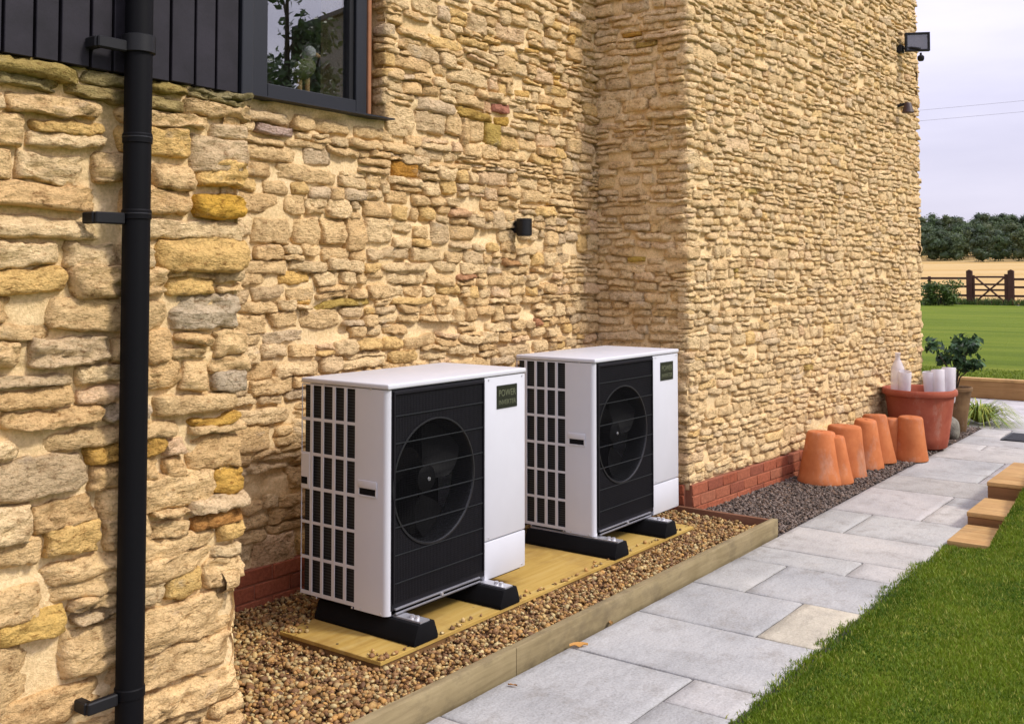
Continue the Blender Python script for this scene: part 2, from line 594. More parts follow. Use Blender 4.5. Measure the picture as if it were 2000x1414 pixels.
# ================================================================== GROUND
def sheet(name, pts, mat, kind='structure', z=None):
    V = [(p[0], p[1], p[2] if len(p) > 2 else z) for p in pts]
    o = link(name, pymesh(name, V, [tuple(range(len(V)))]), mat)
    o['kind'] = kind
    return o
def grid_sheet(name, xs, ys, zf, mat, smooth=True):
    X, Y = np.meshgrid(xs, ys, indexing='ij')
    Z = zf(X, Y)
    V = np.stack([X, Y, Z], -1).reshape(-1, 3)
    nx, ny = len(xs), len(ys)
    i = np.arange((nx - 1) * (ny - 1))
    a = (i // (ny - 1)) * ny + i % (ny - 1)
    F = np.stack([a, a + ny, a + ny + 1, a + 1], -1)
    o = link(name, npmesh(name, V, F, smooth), mat)
    o['kind'] = 'structure'
    return o

def field_z(X, Y):
    z = .42 + (X - 49.6) * (6.7 - .42) / (415 - 49.6)
    hill = np.clip((X - 400) / 130, 0, 1)
    return np.where(X < 49.6, .42, z) + hill * hill * (3 - 2 * hill) * 10 + 1.2 * vnoise(np.stack([X * .012, Y * .012, X * 0], -1)) * np.clip((X - 60) / 200, 0, 1)
grid_sheet('field', np.concatenate([np.linspace(49.3, 120, 16), np.linspace(130, 1500, 90)]), np.linspace(-900, 1300, 90), field_z, MAT['field'])
sheet('ground', [(-300, -400), (49.4, -400), (49.4, 400), (-300, 400)], MAT['earth'], z=-.12)

# near lawn, a bank that climbs beside the timber steps
LAWN_Y = 1.70
def lawn_z(X, Y):
    ramp = np.clip((X - 6.55) * .165, 0, .30)
    inn = np.clip((1.60 - Y) / .22, 0, 1)
    rise = np.clip((LAWN_Y - Y) * .035, 0, .25)
    n = .012 * vnoise(np.stack([X * 2.1, Y * 2.1, X * 0 + 3], -1))
    under = np.where(Y > LAWN_Y - .085, -.05, 0) * 1.0
    under = under + ((X > 6.70) & (X < 8.92) & (Y > 1.40)) * -.09
    return .005 + under + ramp * inn + rise + n * np.clip((LAWN_Y - Y) * 8, 0, 1)
grid_sheet('lawn', np.concatenate([np.linspace(-12, 2, 20), np.linspace(2.1, 12.2, 102)]), np.concatenate([np.linspace(-30, -2, 24), np.linspace(-1.9, LAWN_Y, 49)]), lawn_z, MAT['lawn'])
def far_lawn_z(X, Y):
    return .255 + .10 * np.clip((X - 15) / 34, 0, 1) + .015 * vnoise(np.stack([X * .35, Y * .35, X * 0 + 8], -1))
grid_sheet('upper_lawn', np.linspace(15.22, 49.4, 70), np.linspace(-40, 40, 60), far_lawn_z, MAT['lawn'])

def blades(name, n, xr, yr, zf, hmin, hmax, wid, seed, cond=None, cols=None, label=None):
    g = np.random.RandomState(seed)
    x = g.uniform(*xr, n)
    y = g.uniform(*yr, n)
    if cond is not None:
        k = cond(x, y)
        x, y = x[k], y[k]
    n = len(x)
    z = np.where((np.abs(y - LAWN_Y) < .12) & (x < 12.2), np.maximum(zf(x, y), 0), zf(x, y)) - .004
    clump = .6 * vnoise(np.stack([x * 4.5, y * 4.5, x * 0 + 1.3], -1)) + .55 * vnoise(np.stack([x * 14, y * 14, x * 0 + 6.3], -1)) + .35 * vnoise(np.stack([x * 1.3, y * 1.3, x * 0 + 2.3], -1))
    h = g.uniform(hmin, hmax, n) * np.clip(1 + .35 * clump, .4, 1.7)
    a = g.uniform(0, 2 * np.pi, n)
    lean = g.uniform(.15, .9, n) * h
    la = g.uniform(0, 2 * np.pi, n)
    wx, wy = np.cos(a) * wid, np.sin(a) * wid
    lx, ly = np.cos(la) * lean, np.sin(la) * lean
    B = np.stack([x, y, z], -1)
    W = np.stack([wx, wy, 0 * wx], -1) * g.uniform(.7, 1.3, n)[:, None]
    L = np.stack([lx, ly, 0 * lx], -1)
    up = np.stack([0 * h, 0 * h, h], -1)
    v0, v1 = B - W, B + W
    v2, v3 = B + W * .75 + L * .35 + up * .6, B - W * .75 + L * .35 + up * .6
    v4 = B + L + up
    V = np.stack([v0, v1, v2, v3, v4], 1).reshape(-1, 3)
    i = np.arange(n) * 5
    Q = np.stack([i, i + 1, i + 2, i + 3], -1)
    T = np.stack([i + 3, i + 2, i + 4], -1)
    c0, c1, c2 = [np.array(c) for c in (cols or ((.062, .125, .005), (.160, .232, .012), (.34, .34, .065)))]
    t = g.rand(n)[:, None]
    mixn = np.clip(.5 + .9 * clump, 0, 1)[:, None]
    c = c0 * (1 - mixn) + c1 * mixn
    c = np.where(t > .90, c2, c * (.75 + .5 * g.rand(n)[:, None]))
    o = link(name, npmesh(name, V, [Q, T], True, np.repeat(c, 5, 0)), MAT['blade'])
    tag(o, label, 'grass', kind='stuff')
    return o
def edge_ok(x, y):
    gg = np.random.RandomState(len(x) % 9973)
    e = LAWN_Y - .020 + .026 * vnoise(np.stack([x * 3.1, x * 0, x * 0 + 4], -1)) + .022 * vnoise(np.stack([x * 11, x * 0, x * 0 + 9], -1)) + .014 * vnoise(np.stack([x * 33, x * 0, x * 0 + 2], -1)) + gg.normal(0, .013, len(x))
    steps = (x > 6.76) & (x < 9.0) & (y > 1.43 + .02 * vnoise(np.stack([x * 12, x * 0, x * 0], -1)))
    e = np.where(x > 8.9, np.minimum(e, 1.66), e)
    return (y < e) & ~steps
blades('grass', 260000, (2.4, 9.4), (.0, 1.78), lawn_z, .010, .025, .0021, 3, edge_ok, label='short green mown grass growing along the right of the paving')
blades('grass', 40000, (9.4, 12.12), (.0, 1.72), lawn_z, .013, .03, .0035, 6, edge_ok, label='short mown grass on the bank beyond the topmost timber step')
blades('grass', 60000, (-1.0, 12.0), (-4.0, .0), lawn_z, .015, .034, .0035, 4, edge_ok, label='short mown grass of the lawn further from the paving')
blades('grass', 9000, (15.23, 16.6), (-3, 5), far_lawn_z, .02, .045, .006, 5, None, ((.105, .155, .014), (.145, .20, .018), (.20, .25, .035)), 'striped mown grass of the upper lawn beyond the sleeper edge')

# ---- paving
def slab_rows():
    out = []
    L, Rr = 2.585, 1.66
    rows = [(-1.8, -1.19, 1.96), (-1.19, -.27, None), (-.27, .34, 2.28), (.34, 1.20, 1.96), (1.20, 1.80, 1.96), (1.80, 2.42, None), (2.42, 3.03, 2.28), (3.03, 3.93, 1.965), (3.93, 4.55, None), (4.55, 5.155, 1.96), (5.155, 5.755, 2.28), (5.755, 6.08, 1.95),
            (6.08, 6.70, None), (6.70, 7.33, 2.28), (7.33, 8.27, 1.96), (8.27, 8.90, None), (8.90, 9.28, 1.94), (9.28, 10.0, 1.94), (10.0, 10.62, None), (10.62, 10.94, 2.28), (10.94, 11.55, 1.96), (11.55, 12.16, 2.28)]
    for x0, x1, s in rows:
        if s is None: out.append((x0, x1, Rr, L))
        else:
            out.append((x0, x1, s, L))
            if x1 - x0 > .8:
                out.append((x0, x0 + .62, Rr, s))
                out.append((x0 + .62, x1, Rr, s))
            else: out.append((x0, x1, Rr, s))
    # patio beyond the corner of the house
    g = random.Random(3)
    x = 12.17
    while x < 15.0:
        dx = min(g.choice([.61, .61, .92]), 15.08 - x)
        if 15.08 - (x + dx) < .3: dx = 15.08 - x
        y = -3.0
        while y < 4.6:
            dy = g.choice([.3, .61, .61, .92])
            out.append((x, x + dx, y, min(y + dy, 4.6)))
            y += dy
        x += dx
    return out
path = thing('paving', (6, 2.1, 0), None, None)
path['kind'] = 'structure'
g = np.random.RandomState(12)
jb = BM()
jb.box(-1.8, 12.165, 1.66, 2.585, -.06, -.009)
jb.box(12.165, 15.1, -3.0, 4.6, -.06, -.009)
o = jb.build('joint_bed', MAT['joint'], path, loc=(-6, -2.1, 0))
def slab_mesh(x0, x1, y0, y1, k):
    gap = .005
    x0 += gap; x1 -= gap; y0 += gap; y1 -= gap
    nx, ny = max(4, int((x1 - x0) / .05)), max(4, int((y1 - y0) / .05))
    lu, lw = np.linspace(0, 1, nx + 1), np.linspace(0, 1, ny + 1)
    eu, ew = .005 / (x1 - x0), .005 / (y1 - y0)
    lu = np.concatenate([[0, eu], lu[1:-1], [1 - eu, 1]])
    lw = np.concatenate([[0, ew], lw[1:-1], [1 - ew, 1]])
    nx, ny = len(lu) - 1, len(lw) - 1
    U, W = np.meshgrid(lu, lw, indexing='ij')
    X = x0 + U * (x1 - x0)
    Y = y0 + W * (y1 - y0)
    ed = np.minimum(np.minimum(U, 1 - U) * (x1 - x0), np.minimum(W, 1 - W) * (y1 - y0))
    X = X + np.where((U == 0) | (U == 1), .003 * vnoise(np.stack([Y * 25, X, X * 0 + k], -1)), 0)
    Y = Y + np.where((W == 0) | (W == 1), .003 * vnoise(np.stack([X * 25, Y, X * 0 + k + 5], -1)), 0)
    Z = .0025 * fbm(np.stack([X * 6, Y * 6, X * 0 + k * 3.1], -1), 3) + g.uniform(-.002, .002) - np.where(ed < .001, .005, 0)
    V = np.stack([X, Y, Z], -1)
    top = V.reshape(-1, 3)
    nyy = ny + 1
    i = np.arange(nx * ny)
    a = (i // ny) * nyy + i % ny
    F = np.stack([a, a + nyy, a + nyy + 1, a + 1], -1)
    ring = [r * nyy for r in range(nx + 1)] + [nx * nyy + c for c in range(1, nyy)] + [r * nyy + ny for r in range(nx - 1, -1, -1)] + [c for c in range(ny - 1, 0, -1)]
    low = top[ring].copy()
    low[:, 2] = -.03
    n0 = len(top)
    m = len(ring)
    F2 = np.array([(ring[j], n0 + j, n0 + (j + 1) % m, ring[(j + 1) % m]) for j in range(m)])
    return np.concatenate([top, low]), [F, F2]
tones = [(1, 1, 1), (.97, .96, 1.0), (1.05, 1.03, 1.0), (.88, .90, .91), (1.08, 1.06, 1.02), (.95, .96, .94), (1.0, .97, .96)]
for k, (x0, x1, y0, y1) in enumerate(slab_rows()):
    if 11.3 < x0 < 11.9 and y1 < 2.3 and y0 < 2.0 and x1 < 12.17:
        pass
    V, F = slab_mesh(x0, x1, y0, y1, k)
    cx, cy = (x0 + x1) / 2, (y0 + y1) / 2
    t = np.array(tones[g.randint(len(tones))]) * g.uniform(.93, 1.06)
    if abs(x0 - 4.55) < .01 and y0 < 1.7: t = np.array((1.16, 1.08, .88))
    if abs(x0 - 8.27) < .01: t = np.array((.86, .85, .82))
    if x0 > 12.1: t = t * 1.10
    V = V - np.array([cx, cy, 0])
    s = link('slab', npmesh('slab', V, F, False, t), MAT['slab'], path, (cx - 6, cy - 2.1, 0))

# ---- gravel bed, timber edging, end board
sheet('gravel_ground', [(-1.8, 2.64), (6.39, 2.64), (6.39, 4.12), (-1.8, 4.12)], MAT['gravel_bed'], z=.028)
sheet('planting_strip', [(6.40, 2.58), (12.17, 2.58), (12.17, 3.4), (6.40, 3.4)], MAT['dark_bed'], z=-.004)
def icos(sub):
    b = bmesh.new()
    bmesh.ops.create_icosphere(b, subdivisions=sub, radius=1)
    V = np.array([v.co[:] for v in b.verts])
    F = np.array([[v.index for v in f.verts] for f in b.faces])
    b.free()
    return V, F
def scatter(name, P, size, asp, tints, sub, seed, mat, label, smooth=True, rough=.18):
    g = np.random.RandomState(seed)
    V0, F0 = icos(sub)
    n = len(P)
    q = g.randn(n, 4)
    # mostly flat-lying: small tilt, free spin
    yaw = g.uniform(0, 2 * np.pi, n)
    tl = g.normal(0, .35, (n, 2))
    sx = size * np.clip(np.exp(g.normal(0, .32, n)), .45, 1.9)
    sy = sx * g.uniform(.55, .95, n)
    sz = sx * g.uniform(asp * .8, asp * 1.3, n)
    V = np.repeat(V0[None], n, 0) * np.stack([sx, sy, sz], -1)[:, None, :]
    V *= 1 + rough * g.randn(n, len(V0), 1)
    cx, s_x, cy, s_y = np.cos(tl[:, 0]), np.sin(tl[:, 0]), np.cos(tl[:, 1]), np.sin(tl[:, 1])
    x, y, z = V[..., 0], V[..., 1], V[..., 2]
    y, z = y * cx[:, None] - z * s_x[:, None], y * s_x[:, None] + z * cx[:, None]
    x, z = x * cy[:, None] + z * s_y[:, None], -x * s_y[:, None] + z * cy[:, None]
    c, s = np.cos(yaw)[:, None], np.sin(yaw)[:, None]
    V = np.stack([x * c - y * s, x * s + y * c, z], -1) + P[:, None, :]
    F = (F0[None] + (np.arange(n) * len(V0))[:, None, None]).reshape(-1, 3)
    pal = np.array(tints)
    t = pal[g.randint(len(pal), size=n)] * g.uniform(.7, 1.25, (n, 1))
    o = link(name, npmesh(name, V.reshape(-1, 3), F, smooth, np.repeat(t, len(V0), 0)), mat)
    return tag(o, label, 'gravel', kind='stuff')
g2 = np.random.RandomState(21)
def gravel_pts(x0, x1, dens):
    n = int((x1 - x0) * 1.42 * dens)
    x = g2.uniform(x0, x1, n)
    y = g2.uniform(2.652, 4.06, n)
    keep = ~((x < 2.40) & (y > 2.93)) & ~((x > 3.125) & (x < 5.965) & (y > 2.985) & (y < 3.59))
    x, y = x[keep], y[keep]
    z = .046 + .010 * vnoise(np.stack([x * 3, y * 3, x * 0], -1)) + g2.uniform(-.012, .012, len(x))
    return np.stack([x, y, z], -1)
PEB = [(a_ * .90, b_ * 1.02, c_ * .95) for a_, b_, c_ in [(.42, .225, .08), (.36, .175, .06), (.48, .30, .125), (.29, .13, .045), (.52, .36, .18), (.23, .105, .045), (.43, .21, .065), (.33, .20, .09), (.18, .08, .035), (.25, .12, .05)]]
scatter('gravel', gravel_pts(1.2, 3.0, 5600), .0098, .6, PEB, 2, 1, MAT['pebble'], 'golden brown pea gravel nearest the camera beside the timber edging', rough=.06)
scatter('gravel', np.concatenate([gravel_pts(.2, 1.2, 4300), gravel_pts(3.0, 6.37, 5600)]), .0100, .6, PEB, 1, 2, MAT['pebble'], 'golden brown pea gravel around the farther end of the yellow board', rough=.1)
n = 230
bx = g2.uniform(3.13, 5.95, n)
by = np.where(g2.rand(n) < .5, 2.985 + np.abs(g2.normal(0, .05, n)) * np.clip(vnoise(np.stack([bx * 4, bx * 0, bx * 0 + 3], -1)) + .5, 0.05, 1.5), 3.585 - np.abs(g2.normal(0, .05, n)))
bx = np.where(g2.rand(n) < .25, 3.13 + np.abs(g2.normal(0, .03, n)), bx)
scatter('gravel', np.stack([bx, by, np.full(n, .091)], -1), .0095, .6, PEB, 1, 6, MAT['pebble'], 'loose brown pebbles spilled onto the edges of the yellow board')
n = 22000
x = g2.uniform(6.44, 12.15, n)
y = g2.uniform(2.585, 3.32, n)
P = np.stack([x, y, .004 + .008 * vnoise(np.stack([x * 4, y * 4, x * 0], -1)) + g2.uniform(-.004, .008, n)], -1)
scatter('gravel', P, .0098, .5, [(.11, .086, .07), (.16, .124, .10), (.065, .052, .042), (.21, .165, .135), (.13, .088, .06)], 1, 3, MAT['slate'], 'dark grey slate chippings in the strip under the terracotta pots', False, .2)

def tlabel(o, l, c, **k): return tag(o, l, c, **k)
tb = thing('timber_edging', (3.8, 2.62, 0), 'long pale timber edging boards between the gravel and the paving', 'edging')
def board(name, x0, x1, y0, y1, z0, z1, mat, parent, off, bev=.003):
    return BM().box(x0 - off[0], x1 - off[0], y0 - off[1], y1 - off[1], z0 - off[2], z1 - off[2], bev).build(name, mat, parent)
board('plank', -1.8, 3.548, 2.598, 2.642, -.03, .100, MAT['edging'], tb, (3.8, 2.62, 0))
board('plank', 3.552, 6.412, 2.599, 2.643, -.03, .098, MAT['edging'], tb, (3.8, 2.62, 0))
BM().box(3.35, 3.75, 2.644, 2.662, 0, .07).build('cleat', MAT['edging'], tb, loc=(-3.8, -2.62, 0))
eb = BM().box(-.017, .017, 0, .66, -.05, .092, .003).build('end_board', MAT['endboard'], None, loc=(6.392, 2.645, 0))
tag(eb, 'dark brown board closing the far end of the gravel by the brick corner', 'edging')

# fallen leaves on the paving
def small_leaf(loc, rz, s, col, label):
    V = []
    F = []
    prof = [(0, 0), (.25, .16), (.5, .22), (.75, .15), (1, 0)]
    for i, (a, wd) in enumerate(prof):
        V += [(a * s, -wd * s, .004 + .12 * s * (i % 2)), (a * s, 0, .002 + .05 * s * math.sin(a * 3)), (a * s, wd * s, .006 + .1 * s)]
    for i in range(4):
        for k in range(2):
            q = i * 3 + k
            F.append((q, q + 3, q + 4, q + 1))
    o = link('fallen_leaf', pymesh('fallen_leaf', V, F, True, col), MAT['leaf'], None, loc)
    o.rotation_euler = (0, 0, rz)
    return tag(o, label, 'leaf', 'fallen leaves by the timber edging')
small_leaf((3.92, 2.575, .002), -.8, .085, (.55, .28, .07), 'orange fallen leaf lying on a slab against the timber edging')
small_leaf((4.27, 2.57, .002), .5, .05, (.30, .16, .05), 'small brown fallen leaf on the slab beside the timber edging')
small_leaf((3.42, 2.50, .002), 1.9, .04, (.36, .17, .05), 'tiny brown leaf on the nearest slab by the timber edging')

# ================================================================== STONE WALLS
PAL = [((.80, .555, .27), 32), ((.84, .62, .335), 28), ((.74, .49, .225), 16), ((.80, .525, .19), 9), ((.68, .50, .285), 9), ((.80, .55, .32), 6), ((.66, .51, .33), 4), ((.76, .45, .10), 1.0), ((.68, .40, .22), .25)]
PW = np.array([p[1] for p in PAL])
PW = PW / PW.sum()
PC = np.array([p[0] for p in PAL])

def make_cells(u0, u1, z0, z1, mh, mw, g, holes=(), grade=None):
    cells = []
    z = z0
    while z < z1 - .015:
        h = min(max(mh * math.exp(g.normal(0, .28)), mh * .5), mh * 1.9)
        if z1 - (z + h) < mh * .45: h = z1 - z
        segs = [(u0, u1)]
        for (a, b, c, d) in holes:
            if min(z + h, d) - max(z, c) > .35 * h:
                ns = []
                for (s, e) in segs:
                    if e <= a or s >= b: ns.append((s, e))
                    else:
                        if s < a: ns.append((s, a))
                        if e > b: ns.append((b, e))
                segs = ns
        for s, e in segs:
            u = s
            while u < e - .01:
                q = 0.0 if grade is None else min(max((u - grade[0]) / (grade[1] - grade[0]), 0), 1)
                mw_ = mw * (1 - .34 * q)
                wd = min(max(mw_ * math.exp(g.normal(0, .42)), mw_ * .4), mw_ * 2.4)
                if e - (u + wd) < mw * .4: wd = e - u
                if (h > mh * 1.1 and g.rand() < .35) or g.rand() < .50 * q:
                    k = g.uniform(.35, .65)
                    cells.append((u, u + wd, z, z + h * k))
                    cells.append((u, u + wd, z + h * k, z + h))
                else: cells.append((u, u + wd, z, z + h))
                u += wd
        z += h
    return cells

def stones_for(cells, O, U, N, g, dens, prot=(.012, .034), wob=(.028, .022), rg=1.0, seed=0.0, drop=.05):
    """returns list of (V world, faces, tint, centre, area); U, N unit vectors (wall direction, outward normal)"""
    O, U, N = Vector(O), Vector(U), Vector(N)
    Un, Nn, On = np.array(U), np.array(N), np.array(O)
    out = []
    Vall = []
    meta = []
    for (a, b, c, d) in cells:
        uc, zc, hu, hz = (a + b) / 2, (c + d) / 2, (b - a) / 2, (d - c) / 2
        if g.rand() < drop: continue
        big = g.rand() < .22
        gr = g.uniform(1.06, 1.38) if big else g.uniform(.86, 1.03)
        hu2, hz2 = max(hu * (g.uniform(1.0, 1.15) if big else g.uniform(.90, 1.0)), .012), max(hz * gr, .009)
        zc += g.normal(0, .16) * hz
        uc += g.normal(0, .05) * hu
        na = int(np.clip(round(hu2 * 2 * dens), 6, 26))
        nb = int(np.clip(round(hz2 * 2 * dens * 1.3), 5, 15))
        A, B = np.meshgrid(np.sin(np.linspace(-1, 1, na + 1) * np.pi / 2), np.sin(np.linspace(-1, 1, nb + 1) * np.pi / 2), indexing='ij')
        k = g.uniform(.05, .50)
        x = A * np.sqrt(1 - k * B * B / 2)
        y = B * np.sqrt(1 - k * A * A / 2)
        th = g.normal(0, .045)
        du, dz = x * hu2, y * hz2
        du, dz = du * math.cos(th) - dz * math.sin(th), dz * math.cos(th) + du * math.sin(th) * .6
        m = np.maximum(np.abs(A), np.abs(B))
        p = g.uniform(*prot) * (1.25 if big else 1.0)
        tb_, ta_ = min(max(g.normal(.62, .42), -.3), 1.15), g.normal(0, .28)
        pw = g.uniform(14, 34)
        n = p * (1 - tb_ * y + ta_ * x)
        for _c in range(g.randint(3, 7)):
            an = g.uniform(0, 2 * math.pi)
            ca_, sa_ = math.cos(an), math.sin(an) * .8
            ext = abs(ca_) * hu2 + abs(sa_) * hz2
            off = g.uniform(.30, .92) * ext
            n = np.minimum(n, p * 1.25 - g.uniform(.12, .6) * np.maximum(du * ca_ + dz * sa_ - off, 0) - g.uniform(0, .3) * p)
        n = n * (1 - m ** pw) - .030 * m ** pw
        Vall.append(np.stack([uc + du, zc + dz, n], -1).reshape(-1, 3))
        meta.append((na, nb, uc, zc, hu, hz, m.reshape(-1), g.uniform(.6, 1.6)))
    sizes = [len(v) for v in Vall]
    W = np.concatenate(Vall)
    # shared wavering of the courses, ragged outlines and rough bedded faces
    q = np.stack([W[:, 0] * 1.1, W[:, 1] * 1.7, W[:, 0] * 0 + seed], -1)
    W[:, 1] += wob[0] * vnoise(q * 1.0 + 3) + .008 * vnoise(q * 6)
    W[:, 0] += wob[1] * vnoise(q * 2.0 + 17)
    idr = np.repeat(np.arange(len(sizes)) * 3.37, sizes)
    mm = np.concatenate([t[6] for t in meta])
    am = np.repeat([t[7] for t in meta], sizes)
    r2 = np.stack([W[:, 0] * 22, W[:, 1] * 22, idr], -1)
    W[:, 0] += .010 * vnoise(r2) + .005 * vnoise(r2 * 2.7)
    W[:, 1] += .008 * vnoise(r2 + 40) + .004 * vnoise(r2 * 2.7 + 40)
    bed = fbm(np.stack([W[:, 0] * 13, W[:, 1] * 34, idr], -1), 4, .6)
    pit = fbm(np.stack([W[:, 0] * 45, W[:, 1] * 60, idr], -1), 2)
    rid = 1 - 2 * np.abs(fbm(np.stack([W[:, 0] * 9, W[:, 1] * 30, idr + 5], -1), 3, .55))
    W[:, 2] += am * rg * (.009 * bed + .008 * pit + .010 * (rid - .5)) * (1 - .30 * mm ** 6)
    i0 = 0
    for s, (na, nb, uc, zc, hu, hz, m, _) in zip(sizes, meta):
        L = W[i0:i0 + s].copy()
        i0 += s
        nbb = nb + 1
        i = np.arange(na * nb)
        a = (i // nb) * nbb + i % nb
        F = np.stack([a, a + nbb, a + nbb + 1, a + 1], -1)
        ring = [r * nbb for r in range(na + 1)] + [na * nbb + c for c in range(1, nbb)] + [r * nbb + nb for r in range(na - 1, -1, -1)] + [c for c in range(nb - 1, 0, -1)]
        low = L[ring].copy()
        low[:, 2] = -.07
        k0 = len(L)
        mlen = len(ring)
        F2 = np.array([(ring[j], k0 + j, k0 + (j + 1) % mlen, ring[(j + 1) % mlen]) for j in range(mlen)])
        L = np.concatenate([L, low])
        P = On + L[:, :1] * Un + L[:, 2:3] * Nn + np.stack([0 * L[:, 1], 0 * L[:, 1], L[:, 1]], -1)
        # keep the winding outward
        if U.cross(Vector((0, 0, 1))).dot(N) < 0:
            F, F2 = F[:, ::-1], F2[:, ::-1]
        c = PC[g.choice(len(PC), p=PW)] * g.uniform(.88, 1.10)
        ctr = On + uc * Un + np.array([0, 0, zc])
        out.append([P, F, F2, c, ctr, hu * hz])
    return out

def add_stones(wall, loc, stones, limit, overrides=()):
    for (pt, col, sc) in overrides:
        j = min(range(len(stones)), key=lambda k: np.sum((stones[k][4] - np.array(pt)) ** 2))
        stones[j][3] = np.array(col)
    stones.sort(key=lambda s: -(s[5] * in_view(s[4]) ** 2 + 1e-9 * s[5]))
    loc = np.array(loc)
    for P, F, F2, c, ctr, ar in stones[:limit]:
        me = npmesh('stone', P - ctr, [F, F2], False, c)
        link('stone', me, MAT['stone'], wall, tuple(ctr - loc))
    rest = stones[limit:]
    if rest:
        Vs, Fs, Ts, k = [], [], [], 0
        for P, F, F2, c, ctr, ar in rest:
            Vs.append(P - loc)
            Fs += [F + k, F2 + k]
            Ts.append(np.repeat(c[None], len(P), 0))
            k += len(P)
        me = npmesh('small_stones', np.concatenate(Vs), [np.concatenate(Fs)], False, np.concatenate(Ts))
        o = link('small_stones', me, MAT['stone'], wall)
        o['kind'] = 'stuff'

def mortar_sheet(wall, loc, O, U, N, u0, u1, z0, z1, step, holes=(), seed=0, amp=.007, base=.008):
    xs = np.arange(u0, u1 + step * .5, step)
    xs[-1] = u1
    zs = np.arange(z0, z1 + step * .5, step)
    zs[-1] = z1
    A, Z = np.meshgrid(xs, zs, indexing='ij')
    n = amp * fbm(np.stack([A * 9, Z * 14, A * 0 + seed], -1), 4, .6)
    pit = fbm(np.stack([A * 5, Z * 16, A * 0 + seed + 7], -1), 3)
    low = fbm(np.stack([A * 3.2, Z * 5, A * 0 + seed + 21], -1), 2)
    n = n - base + .013 * low - .045 * np.clip(pit - .11, 0, .4) / .4
    W = (np.array(O)[None, None] + A[..., None] * np.array(U) + n[..., None] * np.array(N))
    W[..., 2] += Z
    nz_ = len(zs)
    i = np.arange((len(xs) - 1) * (nz_ - 1))
    ia, iz = i // (nz_ - 1), i % (nz_ - 1)
    ca, cz = (xs[ia] + xs[ia + 1]) / 2, (zs[iz] + zs[iz + 1]) / 2
    ok = np.ones(len(i), bool)
    for (a, b, c, d) in holes: ok &= ~((ca > a) & (ca < b) & (cz > c) & (cz < d))
    a = (ia * nz_ + iz)[ok]
    F = np.stack([a, a + nz_, a + nz_ + 1, a + 1], -1)
    if Vector(U).cross(Vector((0, 0, 1))).dot(Vector(N)) < 0: F = F[:, ::-1]
    V = W.reshape(-1, 3) - np.array(loc)
    return link('mortar', npmesh('mortar', V, F, True), MAT['mortar'], wall)

def plinth(wall, loc, O, U, N, u0, u1, z0, z1, taper=0.0):
    """three brick courses standing 25 mm proud, joints recessed"""
    O, U, N = Vector(O), Vector(U), Vector(N)
    pl = BM()
    M = Matrix(((U.x, N.x, 0, O.x), (U.y, N.y, 0, O.y), (0, 0, 1, 0), (0, 0, 0, 1)))
    M = Matrix.Translation(-Vector(loc)) @ M
    pl.box(u0, u1, -.08, .020, z0, z1 - .002, M=M)
    base = pl.build('plinth', MAT['brick_mortar'], wall)
    ch = (z1 - z0) / 3
    me0 = BM().box(-.109, .109, -.02, .027, -ch / 2 + .0035, ch / 2 - .0035, .004, 1).mesh('brick', 40)
    me1 = BM().box(-.0525, .0525, -.02, .027, -ch / 2 + .0035, ch / 2 - .0035, .004, 1).mesh('brick', 40)
    for me in (me0, me1): me.materials.append(MAT['brick'])
    ang = math.atan2(U.y, U.x)
    flip = U.cross(Vector((0, 0, 1))).dot(N) < 0
    for c in range(3):
        u = u0 - (.1125 if c % 2 else 0)
        while u < u1 - .04:
            e = u + .225
            if u < u0: me, uc = me1, u0 + .055
            elif e > u1 + .02: me, uc = me1, min(u + .055, u1 - .052)
            else: me, uc = me0, u + .1125
            b = bpy.data.objects.new('brick', me)
            COL.objects.link(b)
            b.parent = base
            p = O + U * uc + Vector((0, 0, z0 + (c + .5) * ch)) - Vector(loc) + N * rnd.uniform(-.002, .003)
            b.location = p
            b.rotation_euler = (0, 0, ang if not flip else ang + math.pi)
            if not flip: b.rotation_euler = (0, 0, ang)
            # local +y must point outward
            yv = Vector((-math.sin(b.rotation_euler.z), math.cos(b.rotation_euler.z), 0))
            if yv.dot(N) < 0: b.rotation_euler.z += math.pi
            u = e
    return base

gs = np.random.RandomState(77)
# ---- near wing (left of picture) -----------------------------------
WX, WY = 2.36, 2.95
locA = (1.2, WY, 0)
wa = thing('stone_wall', locA, 'nearest honey stone wall with large rough stones under the black boards, behind the downpipe', 'wall')
BM().box(-2.6, WX - .014 - 1.2, .016, 1.35, -.1, 2.30).build('core', MAT['mortar'], wa)
BM().box(-2.6, WX - .02 - 1.2, .05, 1.35, 2.30, 4.6).build('upper_core', MAT['plank'], wa)
mortar_sheet(wa, locA, (0, WY, 0), (1, 0, 0), (0, -1, 0), -1.4, WX, -.05, 2.315, .022, seed=1, amp=.009, base=.013)
mortar_sheet(wa, locA, (WX - .005, WY, 0), (0, 1, 0), (1, 0, 0), 0.0, 1.15, -.05, 2.315, .04, seed=2)
ca = make_cells(-1.4, WX + .012, -.02, 2.312, .098, .27, gs, (), (1.5, 2.5))
ca = [(a_, b_ + (.012 if b_ > WX - .01 else 0), c_, d_) for a_, b_, c_, d_ in ca]
sa = stones_for(ca, (0, WY, 0), (1, 0, 0), (0, -1, 0), gs, 85, (.012, .036), rg=1.7, seed=1.5, drop=.0, wob=(.028, .012))
cb = make_cells(0.02, 1.15, -.02, 2.312, .095, .26, gs)
sa += stones_for(cb, (WX - .005, WY, 0), (0, 1, 0), (1, 0, 0), gs, 45, (.008, .03), seed=4.5)
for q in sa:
    if q[4][2] > 2.20 and gs.rand() < .75: q[3] = q[3] * .35 + np.array((.16, .15, .035)) * .65
